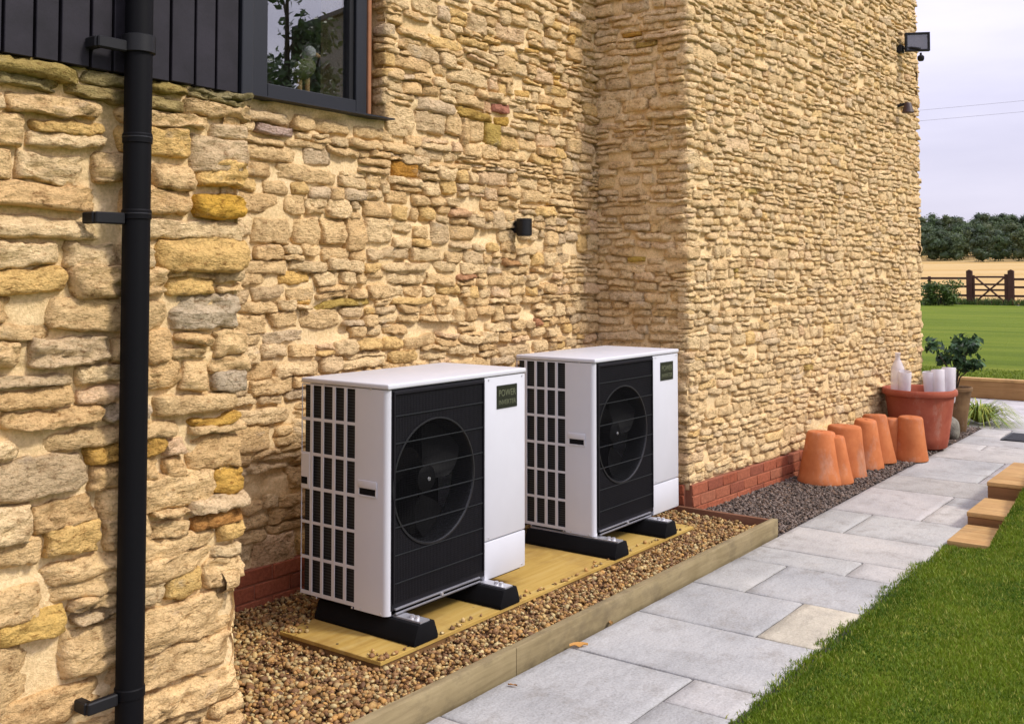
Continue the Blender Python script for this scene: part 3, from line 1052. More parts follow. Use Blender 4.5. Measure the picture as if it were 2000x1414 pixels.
add_stones(wa, locA, sa, 300, [((2.262, WY, 1.84), (.66, .38, .06), 1), ((2.0, WY, 1.15), (.68, .40, .10), 1), ((1.60, WY, .62), (.72, .47, .14), 1), ((2.22, WY, .62), (.72, .48, .17), 1), ((2.30, WY, .83), (.55, .27, .08), 1), ((2.26, WY, 1.52), (.62, .49, .32), 1), ((2.25, WY, 1.3), (.52, .41, .27), 1)])
# black vertical boards above it
cl = link('cladding', BM().box(-2.6, WX + .03 - 1.2, .012, .045, 2.318, 4.6).mesh('cladding'), MAT['plank'], wa)
seams = [-1.36 + .11 * q_ for q_ in range(18)] + [.62, .72, .82, .915, 1.01, 1.105, 1.20, 1.295, 1.39, 1.49, 1.585, 1.664, 1.764, 1.84, 1.95, 2.051, 2.148, 2.235, 2.334]
for a, b in zip(seams[:-1], seams[1:]):
    d = rnd.uniform(0, .003)
    BM().box(a + .005, b - .005, WY - .022 - d, WY + .012, 2.312 + rnd.uniform(-.003, .003), 4.6, .002, 1).build('plank', MAT['plank'], cl, loc=(-1.2, -WY, 0))
BM().box(2.341, WX + .032, WY - .03, WY + .05, 2.308, 4.6, .003, 1).build('corner_board', MAT['frame'], cl, loc=(-1.2, -WY, 0))

# ---- recessed main wall ---------------------------------------------
MY = 4.07
RX = 6.57
locB = (4.4, MY, 0)
wb = thing('stone_wall', locB, 'recessed honey stone wall with the window and round lamp behind the two heat pumps', 'wall')
HW = (3.10, 4.275, 2.565, 3.80)
def mbox(x0, x1, z0, z1, y0=MY + .03, y1=MY + .55):
    return (x0 - locB[0], x1 - locB[0], y0 - MY, y1 - MY, z0, z1)
BM().box(*mbox(WX - .1, HW[0], -.1, 5.2)).box(*mbox(HW[1] + .02, RX + .3, -.1, 5.2)).box(*mbox(HW[0], HW[1] + .02, -.1, HW[2] - .02)).box(*mbox(HW[0], HW[1] + .02, HW[3], 5.2)).build('core', MAT['mortar'], wb)
mortar_sheet(wb, locB, (0, MY, 0), (1, 0, 0), (0, -1, 0), WX - .05, RX + .1, .0, 5.2, .025, (HW,), seed=5)
HC_ = (HW[0], HW[1] + .01, HW[2] - .045, HW[3])
cm = make_cells(WX - .05, RX + .05, .232, 5.2, .080, .215, gs, (HC_,), (3.2, 6.0))
sb = stones_for(cm, (0, MY, 0), (1, 0, 0), (0, -1, 0), gs, 80, (.010, .030), seed=8.5)
# stones turning into the window reveal
cj = make_cells(-.02, .10, HW[2], HW[3], .075, .13, gs)
sb += stones_for(cj, (HW[1], MY, 0), (0, 1, 0), (-1, 0, 0), gs, 60, (.004, .02), (.01, .0), seed=3.3)
for q in sb: q[3] = q[3] * .72 + np.array((.81, .58, .295)) * .28
add_stones(wb, locB, sb, 300, [((4.50, MY, 2.255), (.55, .27, .05), 1), ((5.35, MY, 2.75), (.46, .20, .13), 1), ((5.42, MY, 2.66), (.54, .33, .07), 1), ((5.02, MY, 2.68), (.52, .34, .09), 1), ((3.55, MY, 2.52), (.55, .40, .32), 1), ((5.0, MY, 1.75), (.50, .26, .13), 1), ((5.5, MY, 1.72), (.50, .28, .12), 1), ((5.3, MY, 2.52), (.53, .37, .10), 1), ((4.0, MY, 1.5), (.53, .37, .10), 1), ((5.8, MY, 1.4), (.50, .24, .12), 1)])
plinth(wb, locB, (0, MY, 0), (1, 0, 0), (0, -1, 0), WX - .02, RX, .0, .232)

# window in it
wf = link('window', BM().box(-1.1, -.20, 0, 0, 0, 0).mesh('x'), MAT['frame'], wb) if False else None
FY0, FY1 = MY + .055, MY + .13
def wbx(b, x0, x1, z0, z1, y0=FY0, y1=FY1, bev=.004):
    b.box(x0 - locB[0], x1 - locB[0], y0 - MY, y1 - MY, z0, z1, bev, 1)
fb = BM()
wbx(fb, 3.12, 3.47, 2.585, 3.76)           # left post (runs behind the near wing)
wbx(fb, 4.105, 4.190, 2.585, 3.76)         # right post
wbx(fb, 3.47, 4.105, 2.585, 2.655)         # bottom rail
wbx(fb, 3.47, 4.105, 3.70, 3.76)           # top rail
win = fb.build('window', MAT['frame'], wb)
cb_ = BM()
wbx(cb_, 4.070, 4.104, 2.656, 3.699, FY0 + .02, FY1, .002)
wbx(cb_, 3.471, 3.482, 2.656, 3.699, FY0 + .02, FY1, .002)
cb_.build('sash', MAT['black'], win)
pb = BM()
pb.box(3.482 - locB[0], 4.070 - locB[0], .10, .106, 2.655, 3.70)
pb.build('pane', MAT['glass'], win)
sbm = BM()
sbm.prism([(-.075, 2.553), (-.075, 2.561), (.056, 2.583), (.056, 2.553)], 3.10 - locB[0], 4.285 - locB[0], 'x')
sbm.build('sill', MAT['frame'], win)
ob = BM()
wbx(ob, 4.191, 4.218, 2.585, 3.76, FY0 - .01, FY1)
ob.build('jamb_strip', MAT['oakstrip'], win)
# the room behind the glass
rb = BM()
rb.box(3.0 - locB[0], 3.02 - locB[0], .14, 2.5, 2.3, 3.9).box(5.2 - locB[0], 5.22 - locB[0], .56, 2.5, 2.3, 3.9).box(3.0 - locB[0], 5.2 - locB[0], 2.5, 2.52, 2.3, 3.9)
rb.box(3.0 - locB[0], 5.2 - locB[0], .14, 2.5, 3.9, 3.92).box(3.0 - locB[0], 5.2 - locB[0], .14, 2.5, 2.60, 2.62)
rb.build('room', plain('room_paint', (.45, .44, .42), .9, .1), wb)

# ---- projecting wing (right of picture) -------------------------------
CY = 3.31
ex, ey = 11.62, 3.067
ln = math.hypot(ex - RX, ey - CY)
UW = ((ex - RX) / ln, (ey - CY) / ln, 0)
NW = (UW[1], -UW[0], 0)
locC = (RX, CY, 0)
wc = thing('stone_wall', locC, 'tall projecting stone wing with its outside corner beside the second heat pump, pots at its foot', 'wall')
c1 = BM()
poly = [(RX + .016, CY + .016), (ex - .02, ey + .018), (ex - .02, 9.0), (RX + .03, 9.0)]
c1.prism([(a - RX, b - CY) for a, b in poly], -.1, 6.6, 'z')
c1.build('core', MAT['mortar'], wc)
mortar_sheet(wc, locC, (RX, CY, 0), UW, NW, 0, ln, -.1, 6.6, .035, seed=21)
mortar_sheet(wc, locC, (RX, CY, 0), (0, 1, 0), (-1, 0, 0), 0, .80, 0, 6.6, .028, seed=22)
cw = make_cells(-.012, ln + .01, .205, 6.6, .058, .15, gs)
sc_ = stones_for(cw, (RX, CY, 0), UW, NW, gs, 60, (.006, .022), rg=.95, seed=12.5, drop=.04)
cr_ = make_cells(-.005, .78, .205, 6.6, .060, .19, gs)
sc_ += stones_for(cr_, (RX, CY, 0), (0, 1, 0), (-1, 0, 0), gs, 60, (.008, .030), seed=14.5)
ce = make_cells(0, 1.2, .1, 6.6, .07, .2, gs)
sc_ += stones_for(ce, (ex, ey, 0), (0, 1, 0), (1, 0, 0), gs, 26, (.006, .02), seed=15.5)
for q in sc_: q[3] = q[3] * .5 + np.array((.86, .64, .345)) * .5
add_stones(wc, locC, sc_, 300, [((RX, 3.70, 1.79), (.53, .36, .08), 1), ((RX, 3.75, 3.45), (.54, .30, .06), 1), ((RX, 3.6, 3.32), (.50, .34, .10), 1), ((7.35, 3.27, 1.75), (.56, .40, .11), 1), ((7.6, 3.27, 2.3), (.52, .37, .12), 1), ((8.6, 3.2, .85), (.55, .38, .12), 1)])
plinth(wc, locC, (RX, CY, 0), UW, NW, 0, ln, -.03, .205)
plinth(wc, locC, (RX, CY, 0), (0, 1, 0), (-1, 0, 0), 0.03, .755, -.01, .205)

# ================================================================== DOWNPIPE
PX, PY = 1.895, 2.872
dp = thing('downpipe', (PX, PY, 0), 'tall black round downpipe on the nearest stone wall', 'downpipe')
BM().tube([(0, 0, -.05), (0, 0, 4.6)], 0.0425, 28).build('pipe', MAT['pipe'], dp)
for z in (2.10, 1.86, .385):
    BM().lathe([(.043, -.016), (.046, -.014), (.046, .012), (.0435, .016)], 28, (0, 0, z)).build('collar', MAT['pipe'], dp)
BM().lathe([(.043, -.03), (.052, -.028), (.052, .024), (.043, .028)], 28, (0, 0, 2.40)).build('collar', MAT['black'], dp)
for z in (1.845, .375, 2.385):
    b = BM()
    b.box(-.145, -.045, -.012, .012, z - .018, z + .018, .004, 1)
    b.box(-.15, -.122, .0, .06, z - .018, z + .018, .004, 1)
    b.build('bracket', MAT['black'], dp)
for z in (2.103, 1.862):
    BM().lathe([(.0462, -.002), (.047, -.001), (.047, .001), (.0462, .002)], 28, (0, 0, z)).build('ring', MAT['bell'], dp)

# ================================================================== WALL LAMPS
wl = thing('wall_lamp', (5.53, MY - .03, 1.99), 'small black cylindrical wall lamp on the recessed wall above the heat pumps', 'wall lamp')
BM().tube([(0, -.055, -.055), (0, -.055, .055)], .052, 24).build('lamp_body', MAT['black'], wl)
BM().box(-.03, .03, -.02, .04, -.04, .04, .003, 1).build('back_plate', MAT['black'], wl)
BM().lathe([(0, 0), (.044, 0), (.044, .004), (0, .004)], 20, (0, -.055, -.0605)).build('lens', MAT['bell'], wl)
fy = ey + .05
fl = thing('floodlight', (11.02, ey + .01, 4.10), 'black rectangular floodlight with pale glass on the far top corner of the wing', 'floodlight')
Mf = Matrix.Translation((.03, -.17, .0)) @ Matrix.Rotation(R(-62), 4, 'Z') @ Matrix.Scale(.82, 4)
b = BM()
for a in ((-.15, .15, -.012, .045, -.12, -.095), (-.15, .15, -.012, .045, .095, .12), (-.15, -.125, -.012, .045, -.095, .095), (.125, .15, -.012, .045, -.095, .095)):
    b.box(*a, .003, 1, Mf)
b.box(-.14, .14, .045, .10, -.11, .11, .01, 2, Mf)
b.build('housing', MAT['black'], fl)
BM().box(-.125, .125, .004, .010, -.095, .095, 0, 1, Mf).build('lens', MAT['lampglass'], fl)
BM().box(-.124, .124, .030, .044, -.094, .094, 0, 1, Mf).build('reflector', MAT['reflector'], fl)
b = BM()
b.tube([(.0, -.0, -.06), (.0, -.12, -.06), (.03, -.2, -.08)], .014, 8)
b.box(-.05, .05, -.03, .03, -.10, -.02, .004, 1)
b.build('bracket', MAT['black'], fl)
b = BM()
b.tube([(.03, -.2, -.12), (.03, -.2, -.15)], .012, 8)
b.lathe([(0, -.035), (.025, -.03), (.034, -.01), (.034, .015), (.02, .03), (0, .03)], 16, (.03, -.2, -.175))
b.build('motion_sensor', MAT['black'], fl)
wl2 = thing('wall_lamp', (10.95, ey + .02, 3.40), 'small dark cone-shaped wall lamp below the floodlight on the wing corner', 'wall lamp')
BM().lathe([(0, .055), (.030, .055), (.034, .045), (.060, -.045), (.056, -.05), (0, -.04)], 20, (0, -.10, 0)).build('lamp_shade', plain('brown_metal', (.05, .028, .026), .5, .4), wl2)
BM().tube([(0, .02, .03), (0, -.10, .05)], .016, 8).build('arm', MAT['black'], wl2)

# ================================================================== PLATFORM + HEAT PUMPS
PZ = .085
pf = thing('timber_platform', (4.54, 3.29, 0), 'flat yellow timber board on the gravel carrying both heat pumps', 'base board')
BM().box(-1.42, 1.42, -.315, .305, PZ - .018, PZ, .002, 1).build('top_board', MAT['ply'], pf)
b = BM()
b.box(-1.415, 1.415, -.308, -.27, .0, PZ - .0185, .002, 1)
b.box(-1.415, 1.415, .26, .30, .0, PZ - .0185, .002, 1)
b.box(-1.413, -1.375, -.27, .26, .0, PZ - .0185, .002, 1)
b.box(1.375, 1.413, -.27, .26, .0, PZ - .0185, .002, 1)
b.build('bearer', MAT['ply_edge'], pf)
sm = BM().lathe([(0, .0012), (.006, .001), (.0065, 0)], 10).mesh('screw', 60)
sm.materials.append(MAT['black'])
for sx, sy in ((-1.38, -.28), (-1.38, -.02), (-1.375, .26), (-1.22, -.285), (-1.15, -.29), (.28, -.285), (.0, -.285), (-.12, -.285), (.62, -.285), (1.38, -.28)):
    q = link('screw', sm, None, pf, (sx, sy, PZ + .0002))

X1, Y1, ZB = 3.321, 3.134, PZ + .093
HW_, HD, HH = 1.03, .55, 1.012
def build_pump():
    t = thing('heat_pump', (X1, Y1, ZB), 'nearer white heat pump unit with a dark fan grille, its front showing most', 'heat pump', 'white heat pump units on the yellow board')
    wt = MAT['white']
    # left side sheet with 5 x 6 louvre openings, wrapping round the front corner
    c_edges = [(.492, .547), (.419, .473), (.345, .401), (.270, .325), (.195, .251)]
    r_edges = [(.029, .176), (.190, .338), (.351, .496), (.511, .654), (.668, .815), (.829, .979)]
    b = BM()
    ys = sorted({.178, HD} | {v for e in c_edges for v in e})
    th = .005
    # vertical bars
    bars = [(.547, HD)] + [(c_edges[i + 1][1], c_edges[i][0]) for i in range(4)]
    for y0, y1 in bars: b.box(0, th, y0, y1, .012, .985, .001, 1)
    hb = [(.012, .029)] + [(r_edges[i][1], r_edges[i + 1][0]) for i in range(5)] + [(.979, .985)]
    for z0, z1 in hb:
        for y0, y1 in c_edges: b.box(.001, th - .001, y0 - .0005, y1 + .0005, z0, z1)
    b.build('louvre_grille', wt, t)
    rp = BM().box(-.003, .004, .492, HD - .001, .500, .662, .002, 1).build('rear_handle', wt, t)
    BM().box(-.0045, -.003, .505, .545, .520, .552).build('recess', MAT['dark'], rp)
    sc = BM()
    for yy, zz in ((.44, .006), (.21, .006), (.10, .985), (.40, .985), (.16, .012), (.035, .012)):
        sc.lathe([(0, .003), (.004, .003), (.005, 0)], 8, M=Matrix.Translation((0, yy, zz)) @ Matrix.Rotation(R(-90), 4, 'Y'))
    for xx, zz in ((.72, .972), (1.0, .972), (.72, .20), (1.0, .012)):
        sc.lathe([(0, .003), (.004, .003), (.005, 0)], 8, M=Matrix.Translation((xx, -.004, zz)) @ Matrix.Rotation(R(90), 4, 'X'))
    sc.build('screws', MAT['alu'], t)['kind'] = 'stuff'
    # the fins behind the louvres
    BM().box(.016, .05, .185, HD - .01, .02, .98).build('condenser_fins', MAT['fins'], t)
    # front corner sheet: plain side strip and rounded corner
    pts = [(.0, .198)]
    rr = .028
    for k in range(9):
        a = math.pi + k * (math.pi / 2) / 8
        pts.append((rr + rr * math.cos(a), rr + rr * math.sin(a)))
    pts += [(.030, .0), (.030, .012), (.016, .02), (.012, .034), (.012, .198)]
    BM().prism(pts, .002, .985, 'z').build('corner_panel', wt, t, 25)
    # white service panel on the right of the front
    BM().box(.690, HW_, -.004, .30, .185, .985, .006, 2).build('service_panel', wt, t)
    lp = BM().box(.690, HW_, -.0045, .30, -.004, .180, .006, 2).build('lower_panel', wt, t)
    # right side, back and floor
    BM().box(HW_ - .012, HW_ - .001, .302, HD, .002, .984).build('side_panel', wt, t)
    BM().box(.05, HW_ - .013, HD - .014, HD - .002, .004, .984).build('back_panel', wt, t)
    BM().box(.013, .689, .03, HD - .015, .003, .02).build('floor_pan', MAT['panel'], t)
    # lid with a small overhang
    l = BM().box(-.004, HW_ + .003, -.010, HD + .003, .988, HH, .007, 3)
    lid = l.build('lid', wt, t)
    # hand holds
    b = BM()
    b.box(-.006, .0, .059, .176, .545, .580, .003, 2)
    b.box(-.004, .0, .059, .068, .512, .545, .001, 1).box(-.004, .0, .167, .176, .512, .545, .001, 1).box(-.004, .0, .059, .176, .508, .515, .001, 1)
    hh = b.build('handle', wt, t)
    BM().box(-.002, .0, .068, .167, .516, .545).build('recess', MAT['dark'], hh)
    # dark fan panel with a round opening
    cx, cz, r = .318, .548, .285
    x0, x1, z0, z1 = .026, .688, .022, .986
    n = 96
    V, F = [], []
    for dy in (-.002, .012):
        for k in range(n):
            a = 2 * math.pi * k / n
            V.append((cx + r * math.cos(a), dy, cz + r * math.sin(a)))
        for k in range(n):
            a = 2 * math.pi * k / n
            dx, dz = math.cos(a), math.sin(a)
            s = min(((x1 - cx) / dx if dx > 1e-9 else (x0 - cx) / dx if dx < -1e-9 else 9), ((z1 - cz) / dz if dz > 1e-9 else (z0 - cz) / dz if dz < -1e-9 else 9))
            V.append((cx + dx * s, dy, cz + dz * s))
    # corners snapped
    for base in (n, 3 * n):
        for qx, qz in ((x0, z0), (x0, z1), (x1, z0), (x1, z1)):
            j = min(range(n), key=lambda k: (V[base + k][0] - qx) ** 2 + (V[base + k][2] - qz) ** 2)
            V[base + j] = (qx, V[base + j][1], qz)
    for k in range(n):
        k2 = (k + 1) % n
        F.append((k, n + k, n + k2, k2))
        F.append((2 * n + k, 2 * n + k2, 3 * n + k2, 3 * n + k))
        F.append((n + k, 3 * n + k, 3 * n + k2, n + k2))
    fp = link('fan_panel', pymesh('fan_panel', V, F), MAT['panel'], t)
    My = Matrix.Translation((cx, 0, cz)) @ Matrix.Rotation(R(90), 4, 'X')
    # lathe axis z -> -y (front)
    BM().lathe([(r, .003), (r + .004, .008), (r - .004, .009), (r - .010, .0), (r - .014, -.05), (r - .014, -.12), (r + .01, -.12), (r + .01, -.01), (r, .003)], 72, M=My).build('bell_mouth', MAT['bell'], t)
    BM().box(.06, .66, .27, .28, .03, .97).box(.03, .68, .02, .27, .965, .98).build('inner_wall', MAT['dark'], t)
    fanb = BM()
    fanb.lathe([(0, -.035), (.03, -.035), (.062, -.05), (.065, -.12), (0, -.12)], 32, M=My)
    hub = fanb.build('hub', MAT['fan'], t)
    BM().lathe([(0, -.030), (.008, -.030), (.010, -.034), (0, -.034)], 12, M=My).build('hub_bolt', MAT['alu'], hub)
    for k in range(3):
        a0 = R(20 + 120 * k)
        VV, FF = [], []
        nr, na_ = 7, 9
        for i in range(nr):
            rr_ = .062 + (r - .022 - .062) * i / (nr - 1)
            sw = .55 * (i / (nr - 1))
            wd = .62 + .25 * math.sin(math.pi * i / (nr - 1))
            for j in range(na_):
                q = j / (na_ - 1) - .5
                a = a0 + sw + q * wd * 1.5
                VV.append((cx + rr_ * math.cos(a), .085 + q * .075 + .01 * math.cos(q * 3), cz + rr_ * math.sin(a)))
        for i in range(nr - 1):
            for j in range(na_ - 1):
                p_ = i * na_ + j
                FF.append((p_, p_ + 1, p_ + na_ + 1, p_ + na_))
        link('fan_blade', pymesh('fan_blade', VV, FF, True), MAT['fan'], hub)
    # wire guard
    b = BM()
    for z in (.136, .258, .380, .503, .625, .747, .868): b.box(.045, .672, -.008, -.004, z - .0022, z + .0022)
    gd = b.build('fan_guard', MAT['guard'], t)
    b = BM()
    for k in range(62): b.box(.046 + k * .0101, .0472 + k * .0101, -.0038, -.003, .05, .962)
    for k in range(90): b.box(.046, .672, -.0030, -.0023, .05 + k * .0101, .0512 + k * .0101)
    b.build('fine_mesh', MAT['dark'], gd)
    b = BM()
    for a in ((.034, .682, -.011, -.002, .962, .978), (.034, .045, -.011, -.002, .05, .962), (.672, .682, -.011, -.002, .05, .962)): b.box(*a, .002, 1)
    b.build('guard_frame', MAT['panel'], gd)
    # metal rail under the fan panel
    b = BM().box(.046, .646, -.012, .004, .022, .030, .001, 1).box(.046, .646, -.014, -.006, .004, .012, .001, 1)
    rail = b.build('bottom_rail', plain('rail', (.26, .26, .28), .4, .5, metal=.5), t)
    BM().lathe([(0, .016), (.008, .016), (.009, .006), (0, .006)], 8, M=Matrix.Translation((.36, 0, .018)) @ Matrix.Rotation(R(90), 4, 'X')).build('bolt', MAT['alu'], rail)
    BM().box(.028, 1.0, .01, .05, -.012, .002).build('base_rail', MAT['panel'], t)
    # badge with two lines of lettering
    bd = BM().box(.785, .956, -.008, -.003, .822, .939, .002, 1).build('badge', MAT['badge'], t)
    for txt, zz, sz, sxx in (('POWER', .884, .047, 1.0), ('INVERTER', .842, .034, .86)):
        cu = bpy.data.curves.new('lettering', 'FONT')
        cu.body = txt
        cu.size = sz
        cu.align_x = 'LEFT'
        cu.extrude = .0004
        to = bpy.data.objects.new('lettering', cu)
        COL.objects.link(to)
        dg = bpy.context.evaluated_depsgraph_get()
        me = bpy.data.meshes.new_from_object(to.evaluated_get(dg))
        bpy.data.objects.remove(to)
        xs = [v.co.x for v in me.vertices]
        k = .142 / (max(xs) - min(xs))
        for v in me.vertices:
            v.co = Vector((.800 + (v.co.x - min(xs)) * k, -.0086 - v.co.z, zz + v.co.y))
        me.materials.clear()
        link('lettering', me, MAT['badge_text'], bd)
    return t
hp1 = build_pump()
hp2 = copy_tree(hp1)
hp2.location = (5.032, Y1, ZB)
hp2['label'] = 'farther white heat pump unit, standing closest to the brick corner of the wing'

def foot(xc, label):
    t = thing('support_foot', (xc, 3.28, PZ), label, 'foot', 'black rubber feet under the heat pumps')
    h = .085
    BM().prism([(-.078, 0), (-.078, .018), (-.052, h), (.052, h), (.078, .018), (.078, 0)], -.31, .31, 'y', .005).build('rubber_block', MAT['rubber'], t)
    BM().prism([(-.030, h - .001), (-.030, h + .007), (.030, h + .007), (.030, h - .001)], -.30, .30, 'y').build('channel', MAT['alu'], t)
    b = BM()
    for yy in (-.255, -.225): b.lathe([(0, .012), (.010, .012), (.011, 0)], 8, (0, yy, h + .007))
    b.build('bolt', MAT['alu'], t)
    return t
foot(3.400, 'rubber foot under the near corner of the nearer heat pump')
foot(4.008, 'rubber foot under the white panel end of the nearer heat pump')
foot(5.062, 'rubber foot under the near corner of the farther heat pump')
foot(5.650, 'rubber foot under the white panel end of the farther heat pump')

# ================================================================== TIMBER STEPS
def sleeper(x0, x1, y0, y1, z0, z1, label):
    t = thing('timber_step', ((x0 + x1) / 2, (y0 + y1) / 2, z0), label, 'step', 'timber steps beside the paving')
    hx, hy, h = (x1 - x0) / 2, (y1 - y0) / 2, z1 - z0
    BM().box(-hx, hx, -hy, hy, h - .03, h, .004, 2).build('tread', MAT['sleeper'], t)
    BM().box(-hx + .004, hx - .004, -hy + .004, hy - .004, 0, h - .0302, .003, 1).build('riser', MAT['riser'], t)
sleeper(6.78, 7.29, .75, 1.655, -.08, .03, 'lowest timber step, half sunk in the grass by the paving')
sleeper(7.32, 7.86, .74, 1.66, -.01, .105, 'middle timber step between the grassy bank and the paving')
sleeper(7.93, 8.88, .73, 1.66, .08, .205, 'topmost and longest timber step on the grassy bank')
es = thing('sleeper_edge', (15.15, .9, 0), 'long oak sleeper holding back the upper lawn at the end of the patio', 'edging')
BM().box(-.07, .07, -3.9, 3.9, .232, .27, .005, 2).build('capping', MAT['sleeper'], es)
BM().box(-.062, .062, -3.9, 3.9, 0, .2318, .004, 1).build('face_board', MAT['face'], es)
dc = thing('drain_cover', (11.66, 2.12, 0), 'dark metal drain cover set in the paving near the patio', 'drain cover')
b = BM().box(-.28, .28, -.15, .13, .002, .010, .002, 1)
b.build('frame', MAT['black'], dc)
b = BM()
for k in range(9): b.box(-.25 + k * .058, -.22 + k * .058, -.12, .10, .0105, .014)
b.build('bar', plain('cast_iron', (.03, .03, .032), .6, .4), dc)

# ================================================================== POTS
def ground_at(px, y, z, back):
    """point on the strip whose front edge shows there, pushed `back` metres further"""
    d = _f + _r * ((px - 1000) / 2005) + _u * ((460 - y) / 2005)
    t = (z - HC) / d.z
    p = Vector((0, 0, HC)) + d * t
    h = Vector((p.x, p.y, 0)).normalized()
    return p + h * back
pot_spec = [  # px, y bottom, bottom r, top r, height, lean, label
    (1603, 948, .182, .108, .405, (.02, -.03), 'nearest upturned terracotta pot in the row, broadest at its base'),
    (1636, 946, .125, .075, .370, (.03, .05), 'narrow upturned terracotta pot tucked behind the nearest one'),
    (1649, 934, .180, .132, .41, (-.01, .03), 'upturned terracotta pot with a wide flat top, third from the near end'),
    (1688, 917, .165, .088, .415, (.02, .07), 'leaning upturned terracotta pot in the middle of the row'),
    (1713, 907, .165, .100, .42, (.02, .08), 'upturned terracotta pot leaning beside the middle one, fifth from the near end'),
    (1742, 897, .115, .075, .36, (.0, .02), 'small shaded upturned terracotta pot half hidden behind the last one'),
    (1779, 901, .150, .103, .385, (.0, -.01), 'last upturned terracotta pot, standing in front of the big red pot'),
]
for px, y, rb_, rt, h, (lx, ly), lab in pot_spec:
    p = ground_at(px, y, .012, rb_ * .9)
    t = BM()
    g_ = rb_ - rt
    prof = [(rb_ * .93, 0.004), (rb_, .0), (rb_ * 1.01, .012), (rb_ - .006, .05), (rb_ - g_ * .25, h * .25), (rb_ - g_ * .62, h * .6), (rt + .004, h * .95), (rt - .004, h - .004), (rt - .014, h), (.018, h), (.016, h - .012), (.0, h - .012)]
    t.lathe(prof, 36)
    o = t.build('terracotta_pot', MAT['terra'], None, 50, (p.x, p.y, p.z - .004))
    o.rotation_euler = (lx, ly, rnd.uniform(0, 6))
    tag(o, lab, 'pot', 'upturned terracotta pots along the wing')
bp = (10.38, 2.765, .025)
t = BM()
t.lathe([(0, .0), (.235, 0), (.245, .008), (.262, .10), (.295, .34), (.312, .475), (.315, .49), (.338, .497), (.345, .515), (.343, .545), (.332, .556), (.312, .552), (.300, .53), (.285, .40), (.26, .30), (0, .29)], 56)
o = t.build('planter', MAT['terra_red'], None, 45, bp)
tag(o, 'big red terracotta pot with a thick rim holding clear plastic bottles', 'pot')
def bottle(dx, dy, s, kind, lab, tilt):
    b = BM()
    if kind == 'bottle':
        prof = [(.045, 0), (.047, .01), (.047, .20), (.044, .24), (.022, .29), (.017, .30), (.017, .33), (.019, .332), (.019, .345), (.0, .345)]
    else:
        prof = [(.040, 0), (.044, .02), (.046, .16), (.047, .235), (.044, .24), (.042, .23), (.040, .03), (0, .025)]
    s *= 1.22
    b.lathe([(r_ * s, z * s) for r_, z in prof], 20)
    o = b.build('plastic_bottle', MAT['plastic'], None, 50, (bp[0] + dx * 1.05, bp[1] + dy * 1.05, bp[2] + .425))
    o.rotation_euler = (tilt[0], tilt[1], 0)
    tag(o, lab, 'bottle', 'clear plastic bottles in the big red pot')
# offsets: along the picture, left is +y / -x
bottle(-.09, .17, 1.12, 'bottle', 'tallest cloudy plastic bottle at the wall side of the big red pot', (.03, -.05))
bottle(-.14, .10, 1.05, 'cup', 'cut plastic bottle leaning against the tallest one in the red pot', (.1, -.18))
bottle(.05, -.09, 1.0, 'cup', 'cut plastic bottle in the middle of the big red pot', (-.05, -.1))
bottle(.02, -.17, 1.08, 'cup', 'cut plastic bottle second from the paving side of the red pot', (-.06, .12))
bottle(.10, -.23, 1.14, 'cup', 'cut plastic bottle closest to the rim on the paving side', (.0, .10))

p = ground_at(1866, 846, .0, .12)
bpot = BM().lathe([(0, 0), (.10, 0), (.108, .01), (.125, .16), (.155, .36), (.165, .43), (.178, .44), (.18, .47), (.170, .48), (.155, .47), (.14, .40), (0, .38)], 40).build('planter', MAT['terra_brown'], None, 45, p)
tag(bpot, 'brown glazed pot holding the dark leafy shrub behind the big red pot', 'pot')
# shrub in it
def leaf_cloud(centers, n_per, spread, size, cols, seed, flat=.35, droop=0.0):
    g = np.random.RandomState(seed)
    C = np.repeat(np.array(centers, float), n_per, 0)
    n = len(C)
    d = g.randn(n, 3)
    d /= np.linalg.norm(d, axis=1)[:, None]
    sp = np.array(spread)
    P = C + d * (g.rand(n, 1) ** .45) * sp
    nrm = d + g.randn(n, 3) * .6 + np.array([0, 0, flat])
    nrm /= np.linalg.norm(nrm, axis=1)[:, None]
    a = np.cross(nrm, g.randn(n, 3))
    a /= np.linalg.norm(a, axis=1)[:, None]
    b = np.cross(nrm, a)
    s = size * g.uniform(.65, 1.35, (n, 1))
    tip, base = P + a * s, P - a * s
    l, r = P + b * s * .5 + nrm * s * .16, P - b * s * .5 + nrm * s * .16
    V = np.stack([base, r, tip, l], 1).reshape(-1, 3)
    i = np.arange(n) * 4
    F = np.concatenate([np.stack([i, i + 1, i + 2], -1), np.stack([i, i + 2, i + 3], -1)])
    pal = np.array(cols)
    t = pal[g.randint(len(pal), size=n)] * g.uniform(.7, 1.3, (n, 1))
    return V, F, np.repeat(t, 4, 0)
sh = thing('shrub', (p.x, p.y, .42), 'small dark glossy leafed shrub growing from the brown pot', 'shrub')
gq = random.Random(5)
cent = []
b = BM()
for k in range(9):
    a = gq.uniform(0, 6.28)
    rr_ = gq.uniform(.08, .29)
    top = Vector((rr_ * math.cos(a) + .05, rr_ * math.sin(a) - .04, gq.uniform(.30, .56)))
    b.tube([(0, 0, -.04), (top.x * .25, top.y * .25, top.z * .5), top], [.009, .007, .003], 6)
    cent.append(top)
    cent.append(top * .8 + Vector((0, 0, .05)))
b.build('stem', MAT['bark'], sh)
V, F, T = leaf_cloud(cent, 36, (.10, .10, .07), .040, [(.025, .06, .022), (.035, .085, .03), (.05, .11, .04), (.018, .04, .018)], 3)
link('foliage', npmesh('foliage', V, F, False, T), MAT['leaf'], sh)
